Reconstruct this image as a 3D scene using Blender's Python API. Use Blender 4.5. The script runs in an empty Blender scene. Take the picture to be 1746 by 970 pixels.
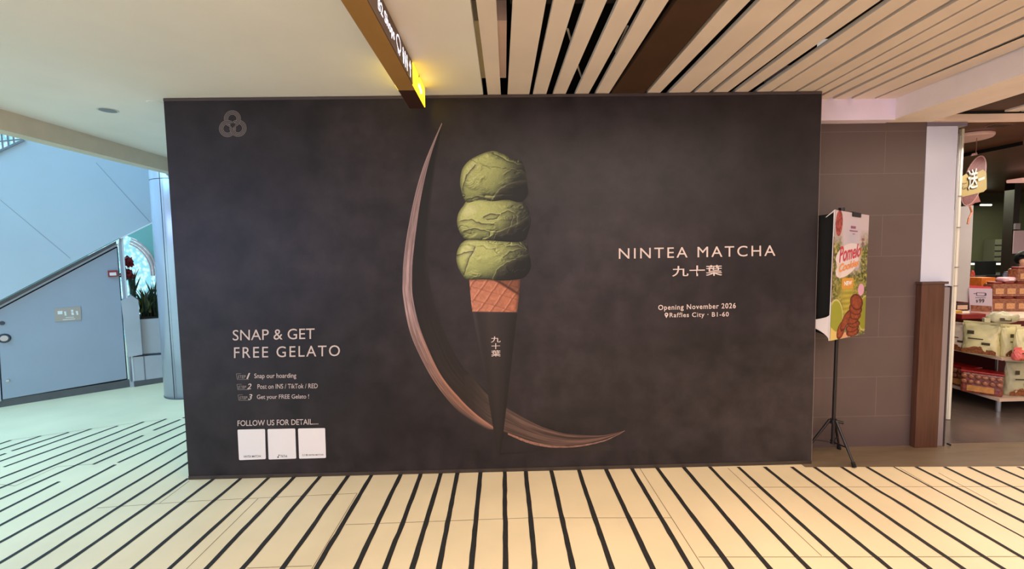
import bpy, bmesh, math, random
import numpy as np
from mathutils import Vector, Matrix

# ------------------------------------------------------------------ camera
H = 1.6
FPX = 753.96
R_ = Vector((0.9997, -0.01782, -0.01702)).normalized()
F_ = Vector((0.01667, 0.99771, -0.06548)).normalized()
U_ = R_.cross(F_).normalized()
R_ = F_.cross(U_).normalized()
scene = bpy.context.scene
C = scene.collection
cam_d = bpy.data.cameras.new('camera')
cam = bpy.data.objects.new('camera', cam_d)
C.objects.link(cam)
cam_d.sensor_fit = 'HORIZONTAL'
cam_d.sensor_width = 36.0
cam_d.lens = 36.0 * FPX / 1746.0
cam_d.clip_end = 100
cam.matrix_world = Matrix(((R_.x, U_.x, -F_.x, 0), (R_.y, U_.y, -F_.y, 0), (R_.z, U_.z, -F_.z, H), (0, 0, 0, 1)))
scene.camera = cam

# ------------------------------------------------------------------ world, light, exposure
scene.view_settings.view_transform = 'Standard'
scene.view_settings.look = 'None'
scene.view_settings.exposure = 0.0
scene.view_settings.gamma = 1.0
scene.view_settings.use_curve_mapping = False
world = bpy.data.worlds.new('world')
scene.world = world
world.use_nodes = True
world.node_tree.nodes['Background'].inputs[0].default_value = (1.0, 0.90, 0.84, 1)
world.node_tree.nodes['Background'].inputs[1].default_value = 0.45


def area(name, loc, rot, sx, sy, power, col, spread=None):
    l = bpy.data.lights.new(name, 'AREA')
    l.shape = 'RECTANGLE'
    l.size, l.size_y = sx, sy
    l.energy = power
    l.color = col
    if spread:
        l.spread = spread
    o = bpy.data.objects.new(name, l)
    o.location = loc
    o.rotation_euler = rot
    C.objects.link(o)
    return o


# warm corridor lighting in the ceiling behind and above the viewer
area('corridor_lamp', (1.0, 1.35, 2.69), (0, 0, 0), 3.4, 0.4, 68, (1.0, 0.83, 0.68))
area('corridor_lamp', (1.2, -0.2, 2.69), (0, 0, 0), 3.4, 0.5, 54, (1.0, 0.83, 0.68))
area('corridor_lamp', (1.3, -1.9, 2.69), (0, 0, 0), 5.6, 1.6, 140, (1.0, 0.83, 0.68))
area('corridor_lamp', (4.2, 1.3, 2.55), (0, 0, 0), 0.8, 2.4, 46, (1.0, 0.80, 0.62))
# unseen light added behind the viewer to tint facing surfaces lilac
area('lilac_tint_light', (1.2, -4.6, 1.5), (math.radians(90), 0, 0), 4.5, 1.8, 34, (0.80, 0.74, 1.0))
# cool skylight of the atrium on the left, plus an added unseen panel for blue sheen on the hoarding
area('atrium_skylight', (-7.4, 1.5, 6.2), (0, 0, 0), 5.0, 9.0, 950, (0.30, 0.78, 1.15))
area('blue_sheen_light', (-7.2, -4.6, 1.75), (0, math.radians(-90), math.radians(38)), 2.2, 6.0, 190, (0.42, 0.56, 1.0))
# shop interior
area('shop_lamp', (6.4, 4.9, 2.45), (0, 0, 0), 3.0, 2.0, 75, (1.0, 0.88, 0.76))
area('shop_lamp', (4.6, 3.75, 2.5), (0, 0, 0), 0.8, 0.3, 10, (1.0, 0.92, 0.85))
area('shop_lamp', (8.5, 7.4, 2.5), (0, 0, 0), 3.0, 1.0, 60, (0.9, 1.0, 0.75))

# ------------------------------------------------------------------ helpers


def at(px, py, ax, v):
    """Point of the plane ax = v seen at pixel (px, py) of the photograph."""
    d = F_ + R_ * ((px - 873.0) / FPX) - U_ * ((py - 485.0) / FPX)
    k = 'XYZ'.index(ax)
    o = Vector((0, 0, H))
    return o + d * ((v - o[k]) / d[k])


def hit(px, py, p0, n):
    d = F_ + R_ * ((px - 873.0) / FPX) - U_ * ((py - 485.0) / FPX)
    o = Vector((0, 0, H))
    return o + d * ((Vector(p0) - o).dot(n) / d.dot(n))


def lin(c):
    c = np.asarray(c, float) / 255.0
    return np.where(c <= 0.04045, c / 12.92, ((c + 0.055) / 1.055) ** 2.4)


def rgba(c):
    l = lin(c)
    return (float(l[0]), float(l[1]), float(l[2]), 1.0)


MATS = {}


def mat(name, col, rough=0.5, metal=0.0, noise=0.0, scale=8.0, bump=0.0, emit=None, estr=0.0, col2=None, coat=0.0, stretch=None, spec=None):
    if name in MATS:
        return MATS[name]
    m = bpy.data.materials.new(name)
    MATS[name] = m
    m.use_nodes = True
    nt = m.node_tree
    b = nt.nodes['Principled BSDF']
    b.inputs['Base Color'].default_value = rgba(col)
    b.inputs['Roughness'].default_value = rough
    b.inputs['Metallic'].default_value = metal
    if spec is not None:
        b.inputs['Specular IOR Level'].default_value = spec
    if coat:
        b.inputs['Coat Weight'].default_value = coat
        b.inputs['Coat Roughness'].default_value = 0.12
    if emit is not None:
        b.inputs['Emission Color'].default_value = rgba(emit)
        b.inputs['Emission Strength'].default_value = estr
    if noise or bump or col2:
        tc = nt.nodes.new('ShaderNodeTexCoord')
        mp = nt.nodes.new('ShaderNodeMapping')
        if stretch:
            mp.inputs['Scale'].default_value = stretch
        nz = nt.nodes.new('ShaderNodeTexNoise')
        nz.inputs['Scale'].default_value = scale
        nz.inputs['Detail'].default_value = 6
        nt.links.new(tc.outputs['Object'], mp.inputs[0])
        nt.links.new(mp.outputs[0], nz.inputs['Vector'])
        if noise or col2:
            mx = nt.nodes.new('ShaderNodeMix')
            mx.data_type = 'RGBA'
            a = np.asarray(col, float)
            c2 = np.asarray(col2, float) if col2 else np.clip(a * (1 - noise), 0, 255)
            c1 = a if col2 else np.clip(a * (1 + noise), 0, 255)
            mx.inputs[6].default_value = rgba(c1)
            mx.inputs[7].default_value = rgba(c2)
            rp = nt.nodes.new('ShaderNodeMapRange')
            rp.inputs[1].default_value = 0.3
            rp.inputs[2].default_value = 0.7
            nt.links.new(nz.outputs['Fac'], rp.inputs[0])
            nt.links.new(rp.outputs[0], mx.inputs[0])
            nt.links.new(mx.outputs[2], b.inputs['Base Color'])
        if bump:
            bp = nt.nodes.new('ShaderNodeBump')
            bp.inputs['Strength'].default_value = bump
            bp.inputs['Distance'].default_value = 0.01
            nt.links.new(nz.outputs['Fac'], bp.inputs['Height'])
            nt.links.new(bp.outputs[0], b.inputs['Normal'])
    return m


def ink(name, rough=0.5, emit=0.0, spec=0.3):
    """Printed surface: colours come from the mesh's own colour attribute."""
    if name in MATS:
        return MATS[name]
    m = bpy.data.materials.new(name)
    MATS[name] = m
    m.use_nodes = True
    nt = m.node_tree
    b = nt.nodes['Principled BSDF']
    a = nt.nodes.new('ShaderNodeAttribute')
    a.attribute_name = 'Col'
    nt.links.new(a.outputs['Color'], b.inputs['Base Color'])
    b.inputs['Roughness'].default_value = rough
    b.inputs['Specular IOR Level'].default_value = spec
    if emit:
        nt.links.new(a.outputs['Color'], b.inputs['Emission Color'])
        b.inputs['Emission Strength'].default_value = emit
    return m


def link(name, me, m, parent=None, smooth=False):
    if m is not None:
        me.materials.append(m)
    if smooth:
        for p in me.polygons:
            p.use_smooth = True
    o = bpy.data.objects.new(name, me)
    C.objects.link(o)
    if parent is not None:
        o.parent = parent
        o.matrix_parent_inverse = parent.matrix_world.inverted() if parent.type == 'EMPTY' and False else Matrix.Identity(4)
    return o


def mesh(name, verts, faces, m, parent=None, smooth=False):
    """verts in world space; children are stored relative to the parent's base."""
    off = origin(parent)
    me = bpy.data.meshes.new(name)
    me.from_pydata([tuple(Vector(v) - off) for v in verts], [], faces)
    me.update()
    return link(name, me, m, parent, smooth)


def origin(parent):
    o = Vector((0, 0, 0))
    while parent is not None:
        o += parent.location
        parent = parent.parent
    return o


def bobj(name, bm, m, parent=None, smooth=False):
    off = origin(parent)
    if off.length:
        bmesh.ops.translate(bm, verts=bm.verts, vec=-off)
    bmesh.ops.recalc_face_normals(bm, faces=bm.faces)
    me = bpy.data.meshes.new(name)
    bm.to_mesh(me)
    bm.free()
    return link(name, me, m, parent, smooth)


def tag(o, label=None, cat=None, group=None, kind=None):
    if label: o['label'] = label
    if cat: o['category'] = cat
    if group: o['group'] = group
    if kind: o['kind'] = kind
    return o


def thing(name, loc, label, cat, group=None):
    o = bpy.data.objects.new(name, None)
    o.location = loc
    o.empty_display_size = 0.1
    C.objects.link(o)
    return tag(o, label, cat, group)


def struct(o, label, cat):
    return tag(o, label, cat, None, 'structure')


def add_box(bm, lo, hi, bev=0.0):
    x0, y0, z0 = lo
    x1, y1, z1 = hi
    r = bmesh.ops.create_cube(bm, size=1.0)
    vs = r['verts']
    for v in vs:
        v.co = Vector(((x0 + x1) / 2 + v.co.x * (x1 - x0), (y0 + y1) / 2 + v.co.y * (y1 - y0), (z0 + z1) / 2 + v.co.z * (z1 - z0)))
    if bev:
        es = list({e for v in vs for e in v.link_edges})
        bmesh.ops.bevel(bm, geom=es, offset=bev, segments=2, affect='EDGES', profile=0.6)


def box(name, lo, hi, m, parent=None, bev=0.0):
    bm = bmesh.new()
    add_box(bm, lo, hi, bev)
    return bobj(name, bm, m, parent)


def add_prism(bm, pts, vec):
    """pts: world polygon; extruded by vec."""
    a = [bm.verts.new(p) for p in pts]
    b = [bm.verts.new(Vector(p) + Vector(vec)) for p in pts]
    n = len(pts)
    bm.faces.new(a)
    bm.faces.new(b[::-1])
    for i in range(n):
        bm.faces.new((a[i], b[i], b[(i + 1) % n], a[(i + 1) % n]))


def prism(name, pts, vec, m, parent=None):
    bm = bmesh.new()
    add_prism(bm, [Vector(p) for p in pts], vec)
    return bobj(name, bm, m, parent)


def add_tube(bm, a, b, r0, r1=None, n=12, caps=True):
    a, b = Vector(a), Vector(b)
    r1 = r0 if r1 is None else r1
    d = (b - a).normalized()
    x = d.orthogonal().normalized()
    y = d.cross(x)
    va, vb = [], []
    for i in range(n):
        t = 2 * math.pi * i / n
        k = x * math.cos(t) + y * math.sin(t)
        va.append(bm.verts.new(a + k * r0))
        vb.append(bm.verts.new(b + k * r1))
    for i in range(n):
        bm.faces.new((va[i], va[(i + 1) % n], vb[(i + 1) % n], vb[i]))
    if caps:
        bm.faces.new(va[::-1])
        bm.faces.new(vb)


def tube(name, a, b, r0, m, parent=None, r1=None, n=12):
    bm = bmesh.new()
    add_tube(bm, a, b, r0, r1, n)
    return bobj(name, bm, m, parent)


def add_lathe(bm, prof, c, n=20):
    c = Vector(c)
    rings = []
    for r, z in prof:
        rings.append([bm.verts.new(c + Vector((r * math.cos(2 * math.pi * i / n), r * math.sin(2 * math.pi * i / n), z))) for i in range(n)])
    for k in range(len(rings) - 1):
        for i in range(n):
            bm.faces.new((rings[k][i], rings[k][(i + 1) % n], rings[k + 1][(i + 1) % n], rings[k + 1][i]))
    bm.faces.new(rings[0][::-1])
    bm.faces.new(rings[-1])


def ribbon(bm, pts, r, n=6):
    for a, b in zip(pts[:-1], pts[1:]):
        add_tube(bm, a, b, r, r, n)


# value noise in numpy for the printed artwork
def _h(ix, iy, s):
    v = np.sin(ix * 127.1 + iy * 311.7 + s * 74.7) * 43758.5453
    return v - np.floor(v)


def vnoise(x, y, s=0):
    ix, iy = np.floor(x), np.floor(y)
    fx, fy = x - ix, y - iy
    fx = fx * fx * (3 - 2 * fx)
    fy = fy * fy * (3 - 2 * fy)
    return (_h(ix, iy, s) * (1 - fx) + _h(ix + 1, iy, s) * fx) * (1 - fy) + (_h(ix, iy + 1, s) * (1 - fx) + _h(ix + 1, iy + 1, s) * fx) * fy


def fbm(x, y, s=0, o=4):
    a, t, w = 0.5, 0.0, 0.0
    for k in range(o):
        t = t + a * vnoise(x * 2 ** k, y * 2 ** k, s + k * 7)
        w += a
        a *= 0.5
    return t / w


def mix3(a, b, t):
    t = np.clip(t, 0, 1)[..., None]
    return np.asarray(a, float) * (1 - t) + np.asarray(b, float) * t


def resample(pts, n, closed=False):
    p = np.asarray(pts, float)
    if closed:
        p = np.vstack([p, p[:1]])
    # Catmull-Rom, then even spacing
    q = []
    m = len(p)
    for i in range(m - 1):
        p0 = p[i - 1] if i > 0 else (p[-2] if closed else 2 * p[0] - p[1])
        p3 = p[i + 2] if i + 2 < m else (p[1] if closed else 2 * p[-1] - p[-2])
        for t in np.linspace(0, 1, 12, endpoint=False):
            q.append(0.5 * ((2 * p[i]) + (-p0 + p[i + 1]) * t + (2 * p0 - 5 * p[i] + 4 * p[i + 1] - p3) * t * t + (-p0 + 3 * p[i] - 3 * p[i + 1] + p3) * t ** 3))
    q.append(p[-1])
    q = np.array(q)
    d = np.r_[0, np.cumsum(np.hypot(*np.diff(q, axis=0).T))]
    s = np.linspace(0, d[-1], n + (1 if closed else 0))
    r = np.stack([np.interp(s, d, q[:, 0]), np.interp(s, d, q[:, 1])], 1)
    return r[:-1] if closed else r


def unproj(P, Y):
    """pixel grid (...,2) -> world points on the plane y = Y."""
    u = (P[..., 0] - 873.0) / FPX
    v = (P[..., 1] - 485.0) / FPX
    d = np.array(F_)[None] + u[..., None] * np.array(R_) - v[..., None] * np.array(U_)
    return np.array([0, 0, H]) + d * (Y / d[..., 1])[..., None]


def grid_obj(name, W, col, m, parent=None, wrap=False, gain=1.0):
    """W: (a,b,3) world grid, col: (a,b,3) sRGB 0-255."""
    a, b = W.shape[:2]
    off = np.array(origin(parent))
    V = (W.reshape(-1, 3) - off)
    idx = np.arange(a * b).reshape(a, b)
    if wrap:
        nx = np.roll(idx, -1, axis=1)
        f = np.stack([idx[:-1], nx[:-1], nx[1:], idx[1:]], -1).reshape(-1, 4)
    else:
        f = np.stack([idx[:-1, :-1], idx[:-1, 1:], idx[1:, 1:], idx[1:, :-1]], -1).reshape(-1, 4)
    me = bpy.data.meshes.new(name)
    me.from_pydata(V.tolist(), [], f.tolist())
    me.update()
    ca = me.color_attributes.new('Col', 'FLOAT_COLOR', 'POINT')
    l = (lin(np.clip(col, 0, 255)) * gain).reshape(-1, 3)
    ca.data.foreach_set('color', np.concatenate([l, np.ones((len(l), 1))], 1).astype('f').ravel())
    return link(name, me, m, parent)


def text_mesh(s, bold=0.0, space=1.0, shear=0.0):
    cu = bpy.data.curves.new('lettering', 'FONT')
    cu.body = s
    cu.offset = bold
    cu.space_character = space
    cu.shear = shear
    cu.resolution_u = 4
    o = bpy.data.objects.new('lettering', cu)
    C.objects.link(o)
    bpy.context.view_layer.update()
    dg = bpy.context.evaluated_depsgraph_get()
    me = bpy.data.meshes.new_from_object(o.evaluated_get(dg))
    bpy.data.objects.remove(o)
    bpy.data.curves.remove(cu)
    n = len(me.vertices)
    co = np.empty(n * 3)
    me.vertices.foreach_get('co', co)
    co = co.reshape(-1, 3)
    lo, hi = co.min(0), co.max(0)
    uv = (co - lo) / np.maximum(hi - lo, 1e-9)
    me.materials.clear()
    return me, uv[:, 0], uv[:, 1]


def letter(name, s, TL, TR, BL, BR, m, parent, **k):
    """Lettering whose ink box has the four given world corners."""
    me, u, v = text_mesh(s, **k)
    off = origin(parent)
    TL, TR, BL, BR = [np.array(Vector(c) - off) for c in (TL, TR, BL, BR)]
    u, v = u[:, None], v[:, None]
    P = (BL * (1 - u) + BR * u) * (1 - v) + (TL * (1 - u) + TR * u) * v
    me.vertices.foreach_set('co', P.astype('f').ravel())
    me.update()
    return link(name, me, m, parent)


# ------------------------------------------------------------------ materials
M_floor = mat('stone_tile', (234, 214, 176), 0.42, noise=0.035, scale=1.6)
M_brown_tile = mat('brown_tile', (116, 98, 78), 0.35, noise=0.08, scale=3, stretch=(1, 6, 1))
M_shopfloor = mat('shop_floor', (98, 86, 80), 0.22, noise=0.12, scale=1.5)
M_black_strip = mat('black_strip', (34, 32, 30), 0.75, noise=0.2, scale=30)
M_joint = mat('tile_joint', (120, 100, 76), 0.8)
M_plaster = mat('ceiling_plaster', (232, 226, 222), 0.9, noise=0.015, scale=2.0, bump=0.05)
M_slat = mat('ceiling_slat_paint', (228, 212, 204), 0.7, noise=0.02, scale=3)
M_brown_panel = mat('brown_ceiling_panel', (70, 46, 30), 0.6, noise=0.1, scale=4)
M_dark = mat('dark_void', (12, 10, 10), 0.9)
M_white = mat('white_paint', (225, 222, 222), 0.6, noise=0.02, scale=2)
M_lilac_lit = mat('lilac_lit_white', (240, 226, 250), 0.7, noise=0.02, scale=4)  # white beam paint with the lilac of its light put into the colour
M_stair = mat('stair_wall_paint', (176, 192, 204), 0.45, noise=0.02, scale=1.2)
M_door = mat('door_paint', (150, 162, 178), 0.4, noise=0.02, scale=2)
M_frame = mat('door_frame_paint', (118, 124, 134), 0.4)
M_gap = mat('dark_gap', (24, 26, 32), 0.8)
M_kick = mat('dark_kick_tile', (84, 88, 92), 0.4, noise=0.06, scale=6)
M_clad = mat('column_cladding', (190, 200, 220), 0.22, 0.35, noise=0.02, scale=2)
M_metal = mat('brushed_steel', (190, 195, 200), 0.3, 0.9)
M_greymetal = mat('grey_metal_plate', (150, 138, 142), 0.4, 0.3)
M_wood = mat('brown_wood', (94, 60, 46), 0.45, col2=(74, 44, 32), scale=5, stretch=(9, 9, 0.6))
M_blackmetal = mat('black_powder_coat', (26, 20, 22), 0.4)
M_ink = ink('printed_ink')
M_copper = mat('pale_copper_ink', (206, 188, 184), 0.5, spec=0.3)
M_copper_dim = mat('dull_copper_ink', (150, 138, 136), 0.5, spec=0.3)
M_card = mat('white_card', (236, 228, 228), 0.55)
M_cardink = mat('dark_ink', (50, 46, 50), 0.6)

ZC = 2.729
ZB = 2.579
D = 3.185
HX0, HX1 = -2.341, 2.277
YW = 3.45

# ------------------------------------------------------------------ floor


def quadpts(pxs, z=0.0):
    return [at(x, y, 'Z', z) for x, y in pxs]


fb = bmesh.new()
add_box(fb, (-14, -5, -0.12), (13, 12, 0))
floor = bobj('floor', fb, M_floor)
struct(floor, 'cream stone tile floor crossed by long black anti-slip strips', 'floor')


def strip_mesh(segs, z, width, rnd, wob):
    V, Fc = [], []
    for (x0, y0), (x1, y1), w in segs:
        a, b = Vector((x0, y0, z)), Vector((x1, y1, z))
        d = (b - a)
        L = d.length
        if L < 1e-4:
            continue
        d.normalize()
        n = Vector((-d.y, d.x, 0))
        k = max(2, int(L / 0.07)) if wob else 2
        base = len(V)
        j = 0.0
        for i in range(k):
            t = i / (k - 1)
            if wob and rnd.random() < 0.08:
                j = rnd.uniform(-wob, wob)
            c = a.lerp(b, t) + n * (j + (rnd.uniform(-wob, wob) * 0.25 if wob else 0))
            ww = (w or width) * (1 + (rnd.uniform(-0.08, 0.08) if wob else 0)) / 2
            V += [c - n * ww, c + n * ww]
        for i in range(k - 1):
            q = base + 2 * i
            Fc.append((q, q + 1, q + 3, q + 2))
    return V, Fc


def gl(p):
    v = at(p[0], p[1], 'Z', 0)
    return (v.x, v.y)


def extend(p, q, ymin):
    """carry the strip p->q on towards the viewer and beyond."""
    (x0, y0), (x1, y1) = p, q
    t = (ymin - y0) / (y1 - y0)
    return (x0 + (x1 - x0) * t, ymin)


rnd = random.Random(4)
SEG = []
left = [((19, 750.6), (0, 756.8), 1), ((70, 743), (0, 766.6), 1), ((117.5, 737), (19.6, 769), 0), ((10, 773), (0, 776.5), 1),
        ((155.7, 731), (0, 786.6), 1), ((201, 726), (6.3, 796.3), 0), ((245.6, 719), (0, 815.6), 1), ((283.7, 714), (0, 832), 1),
        ((307.4, 715.3), (262, 733.8), 0), ((244.5, 742.2), (0, 851), 1), ((322, 709.4), (311.6, 713), 0), ((325, 719), (158.8, 791.9), 0),
        ((150, 796.3), (0, 871.8), 1), ((325, 732), (201.2, 789), 0), ((196.6, 792.2), (0, 895.8), 1), ((326, 746.6), (0, 925.2), 1),
        ((327, 765), (0, 959.2), 1), ((328, 784), (38.1, 970), 1), ((328, 810.5), (96.9, 970), 1), ((365.8, 815), (160, 970), 1),
        ((413.5, 813), (224.6, 970), 1), ((458.7, 813.5), (287.5, 970), 1), ((501.7, 813), (350.5, 970), 1), ((547.5, 810), (412.5, 970), 1),
        ((596, 808), (480, 970), 1), ((636, 806), (540, 970), 1), ((686, 803), (607.6, 970), 1), ((720, 801), (657, 970), 1),
        ((753.7, 800), (702.7, 970), 1), ((781.7, 799), (748, 970), 1), ((819.5, 798), (802.4, 970), 1), ((860.5, 797), (861, 970), 1),
        ((895.8, 797), (911.6, 970), 1), ((938.8, 797), (977.5, 970), 1), ((985.2, 797), (1044.8, 970), 1), ((1031.8, 797), (1113, 970), 1),
        ((1076.2, 797), (1178, 970), 1), ((1119.8, 796.7), (1246.6, 970), 1), ((1165.9, 796.7), (1314, 970), 1)]
for a, b, ext in left:
    p, q = gl(a), gl(b)
    if ext:
        q = extend(p, q, -2.5)
    if a[1] > 796:
        e = extend(p, q, D + 0.12)   # runs on under the hoarding's front edge
        p = (e[0], min(D + 0.02, e[1]))
    SEG.append((p, q, 0.030 if a[0] > 500 else 0.027))
for x in (1210, 1258.6, 1303.9, 1349.8, 1388.1, 1434.1, 1477.5, 1523.5, 1561.8, 1610.4, 1651.2, 1698.5, 1735.5, 1780, 1822, 1868):
    p = gl((x, 796))
    q = gl((x + (x - 861) / 359.0 * 174, 970))
    q = extend(p, q, -2.5)
    w = 0.013 if x in (1523.5,) else 0.027
    SEG.append((p, q, w))
V, Fc = strip_mesh(SEG, 0.0012, 0.025, rnd, 0.004)
tag(mesh('anti_slip_strips', V, Fc, M_black_strip, floor), 'black anti-slip strips laid across the tiles')
J = [((19, 750), (70, 743)), ((70, 743), (155, 731)), ((155, 731), (245, 719)), ((245, 719), (275, 715.5)), ((165, 866), (340, 854)), ((340, 854), (609, 841)),
     ((322.9, 820), (272, 858)), ((440, 850), (318, 970)), ((609, 841), (531.7, 970)), ((421.5, 968.5), (531.7, 964.8)),
     ((589, 894.6), (900, 883)), ((900, 883), (1145, 883)), ((1090.6, 798), (1200.9, 970)), ((1190.8, 949.9), (1746, 949)),
     ((1241, 798), (1401, 948)), ((1276.7, 830.7), (1746, 829.4)), ((1533.7, 797.5), (1591, 830.7)), ((98, 795.5), (25.8, 828.5)),
     ((817, 799), (805, 970)), ((0, 826), (26, 828.5)), ((98, 795.5), (160, 791)), ((1600, 806), (1700, 860)), ((0, 640), (0, 641))]
V, Fc = strip_mesh([(gl(a), gl(b), 0) for a, b in J[:-1]], 0.0007, 0.004, rnd, 0)
tag(mesh('tile_joints', V, Fc, M_joint, floor), 'thin brown joints between the large tiles')

# brown tiled strip in front of the shops and the darker shop floor
yl = 3.10
p0, p1 = gl((1382, 796.5)), gl((1746, 795))
k = (p1[1] - p0[1]) / (p1[0] - p0[0])
o = prism('floor_strip', [Vector((2.20, p0[1] + k * (2.20 - p0[0]), 0)), Vector((12, p0[1] + k * (12 - p0[0]), 0)), Vector((12, 3.47, 0)), Vector((2.20, 3.47, 0))], (0, 0, 0.0025), M_brown_tile)
struct(o, 'brown wood-look tile strip along the shopfront', 'floor')
o = prism('floor_shop', [Vector((3.3, 3.47, 0)), Vector((12.8, 3.40, 0)), Vector((12.8, 9.5, 0)), Vector((3.3, 9.5, 0))], (0, 0, 0.003), M_shopfloor)
struct(o, 'glossy dark brown-grey floor inside the snack shop', 'floor')

# ------------------------------------------------------------------ ceiling
CE = [((830, 160), (806, 0))]


def xl(a, b):
    """straight line X(Y) through the two pixels on the ceiling plane."""
    p, q = at(a[0], a[1], 'Z', ZC), at(b[0], b[1], 'Z', ZC)
    s = (p.x - q.x) / (p.y - q.y)
    s = max(-0.03, min(0.03, s))
    return lambda y: p.x + s * (y - p.y)


cl = xl((823.5, 160.5), (801.6, 0))
o = prism('ceiling', [Vector((-3.65, -4, ZC)), Vector((cl(-4), -4, ZC)), Vector((cl(7), 7, ZC)), Vector((-3.65, 7, ZC))], (0, 0, 0.06), M_plaster)
struct(o, 'smooth cream plaster ceiling over the left half of the corridor', 'ceiling')
o = prism('ceiling_edge', [Vector((-3.65, -4, ZC + 0.06)), Vector((-3.65, -4, ZB)), Vector((-3.775, -4, ZB)), Vector((-3.775, -4, ZC + 1.2)), Vector((-3.65, -4, ZC + 1.2))], (0, 11, 0), mat('bulkhead_paint', (208, 196, 178), 0.8, noise=0.02))
struct(o, 'beige dropped bulkhead edging the plaster ceiling towards the atrium', 'ceiling')

slat_root = thing('ceiling_slats', (0, 0, ZC), 'white linear slats with open black gaps', 'ceiling')
slat_root['kind'] = 'structure'
bounds = [  # slat: left edge px at hoarding line / top of frame, right edge likewise
    ((831.4, 160), (811.6, 0), (853.8, 160), (845.9, 0)),
    ((865.6, 160), (874.3, 0), (902.5, 160), (931.5, 0)),
    ((909.1, 160), (943.9, 0), (931.5, 160), (980.8, 0)),
    ((943.4, 160), (999.5, 0), (964.4, 160), (1035, 0)),
    ((980.8, 160), (1054.8, 0), (1003.4, 160), (1091.7, 0)),
    ((1015.3, 160), (1102.7, 0), (1037.7, 160), (1140.4, 0)),
    ((1102.7, 159), (1242.2, 0), (1124.6, 159), (1280, 0)),
    ((1139.6, 159), (1296.3, 0), (1175.2, 159), (1356.4, 0)),
    ((1183, 159), (1367.3, 0), (1206.5, 159), (1405, 0)),
    ((1214.5, 159), (1416, 0), (1238, 159), (1452, 0)),
    ((1250, 159), (1463, 0), (1272, 159), (1502, 0)),
    ((1287, 159), (1516, 0), (1309, 159), (1553, 0)),
    ((1313, 159), (1564, 0), (1350, 159), (1621, 0)),
    ((1355.5, 159), (1635, 0), (1381, 159), (1669, 0)),
    ((1385, 159), (1675, 0), (1403, 159.5), (1713, 0)),
    ((1409.5, 159.5), (1719, 0), (1416, 167), (1746, 9.4)),
    ((1425, 167), (1746, 12.5), (1448.6, 167), (1746, 28)),
    ((1456, 167), (1746, 33), (1491, 167), (1746, 58)),
    ((1495.5, 167), (1746, 62.5), (1527, 169), (1746, 75)),
]
YS0, YS1 = -3.6, 3.36
for i, (a, b, c, d) in enumerate(bounds):
    L, Rr = xl(a, b), xl(c, d)
    pts = [Vector((L(YS0), YS0, ZC)), Vector((Rr(YS0), YS0, ZC)), Vector((Rr(YS1), YS1, ZC)), Vector((L(YS1), YS1, ZC))]
    bm = bmesh.new()
    add_prism(bm, pts, (0, 0, 0.014))
    for e in (pts[0], pts[1]):   # turned-up side flanges
        s = 0.002 if e is pts[0] else -0.002
        j = pts[3] if e is pts[0] else pts[2]
        add_prism(bm, [e + Vector((0, 0, 0.014)), e + Vector((s, 0, 0.014)), j + Vector((s, 0, 0.014)), j + Vector((0, 0, 0.014))], (0, 0, 0.008))
    bobj('slat', bm, M_slat, slat_root)
L, Rr = xl((1043, 158), (1153.5, 0)), xl((1097.5, 158), (1232.5, 0))
prism('brown_panel', [Vector((L(YS0), YS0, ZC - 0.004)), Vector((Rr(YS0), YS0, ZC - 0.004)), Vector((Rr(YS1), YS1, ZC - 0.004)), Vector((L(YS1), YS1, ZC - 0.004))], (0, 0, 0.03), M_brown_panel, slat_root)['label'] = 'wide dark brown panel between the slats'
# recessed pale duct above the first gaps, carriers and hangers in the void
duct0 = at(860, 35, 'Z', ZC + 0.06).y
tag(prism('recessed_panel', [Vector((-0.2, duct0, ZC + 0.06)), Vector((-0.035, duct0, ZC + 0.06)), Vector((-0.035, 3.05, ZC + 0.06)), Vector((-0.2, 3.05, ZC + 0.06))], (0, 0, 0.1), mat('recess_olive', (214, 204, 168), 0.8), slat_root), 'dull olive recess above the first gap')
tag(prism('recessed_panel', [Vector((-0.025, duct0, ZC + 0.06)), Vector((0.035, duct0, ZC + 0.06)), Vector((0.035, 3.05, ZC + 0.06)), Vector((-0.025, 3.05, ZC + 0.06))], (0, 0, 0.1), mat('recess_pink', (240, 214, 210), 0.8), slat_root), 'pinkish recess above the second gap')
bm = bmesh.new()
for y in (2.02, 2.13, 0.6, -0.9):
    add_box(bm, (0.05, y, ZC + 0.05), (2.9, y + 0.03, ZC + 0.075))
bobj('carrier', bm, mat('carrier_metal', (60, 56, 60), 0.5, 0.4), slat_root)
for a, b in (((968, 50), (976, 78)), ((984, 110), (992, 133)), ((1070, 45), (1050, 88))):
    tube('hanger', at(a[0], a[1], 'Z', ZC + 0.05), at(b[0], b[1], 'Z', ZC + 0.12), 0.006, M_white, slat_root)
box('void_lining', (-0.25, -4, ZC + 0.55), (3.4, 3.6, ZC + 0.6), M_dark, slat_root)
box('void_lining', (-0.3, -4, ZC + 0.062), (-0.25, 3.6, ZC + 0.6), M_dark, slat_root)
box('void_lining', (-0.25, 3.42, ZC + 0.03), (2.4, 3.6, ZC + 0.55), M_dark, slat_root)
box('void_lining', (2.99, -4, ZC + 0.02), (3.05, 3.36, ZC + 0.55), M_dark, slat_root)

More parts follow.
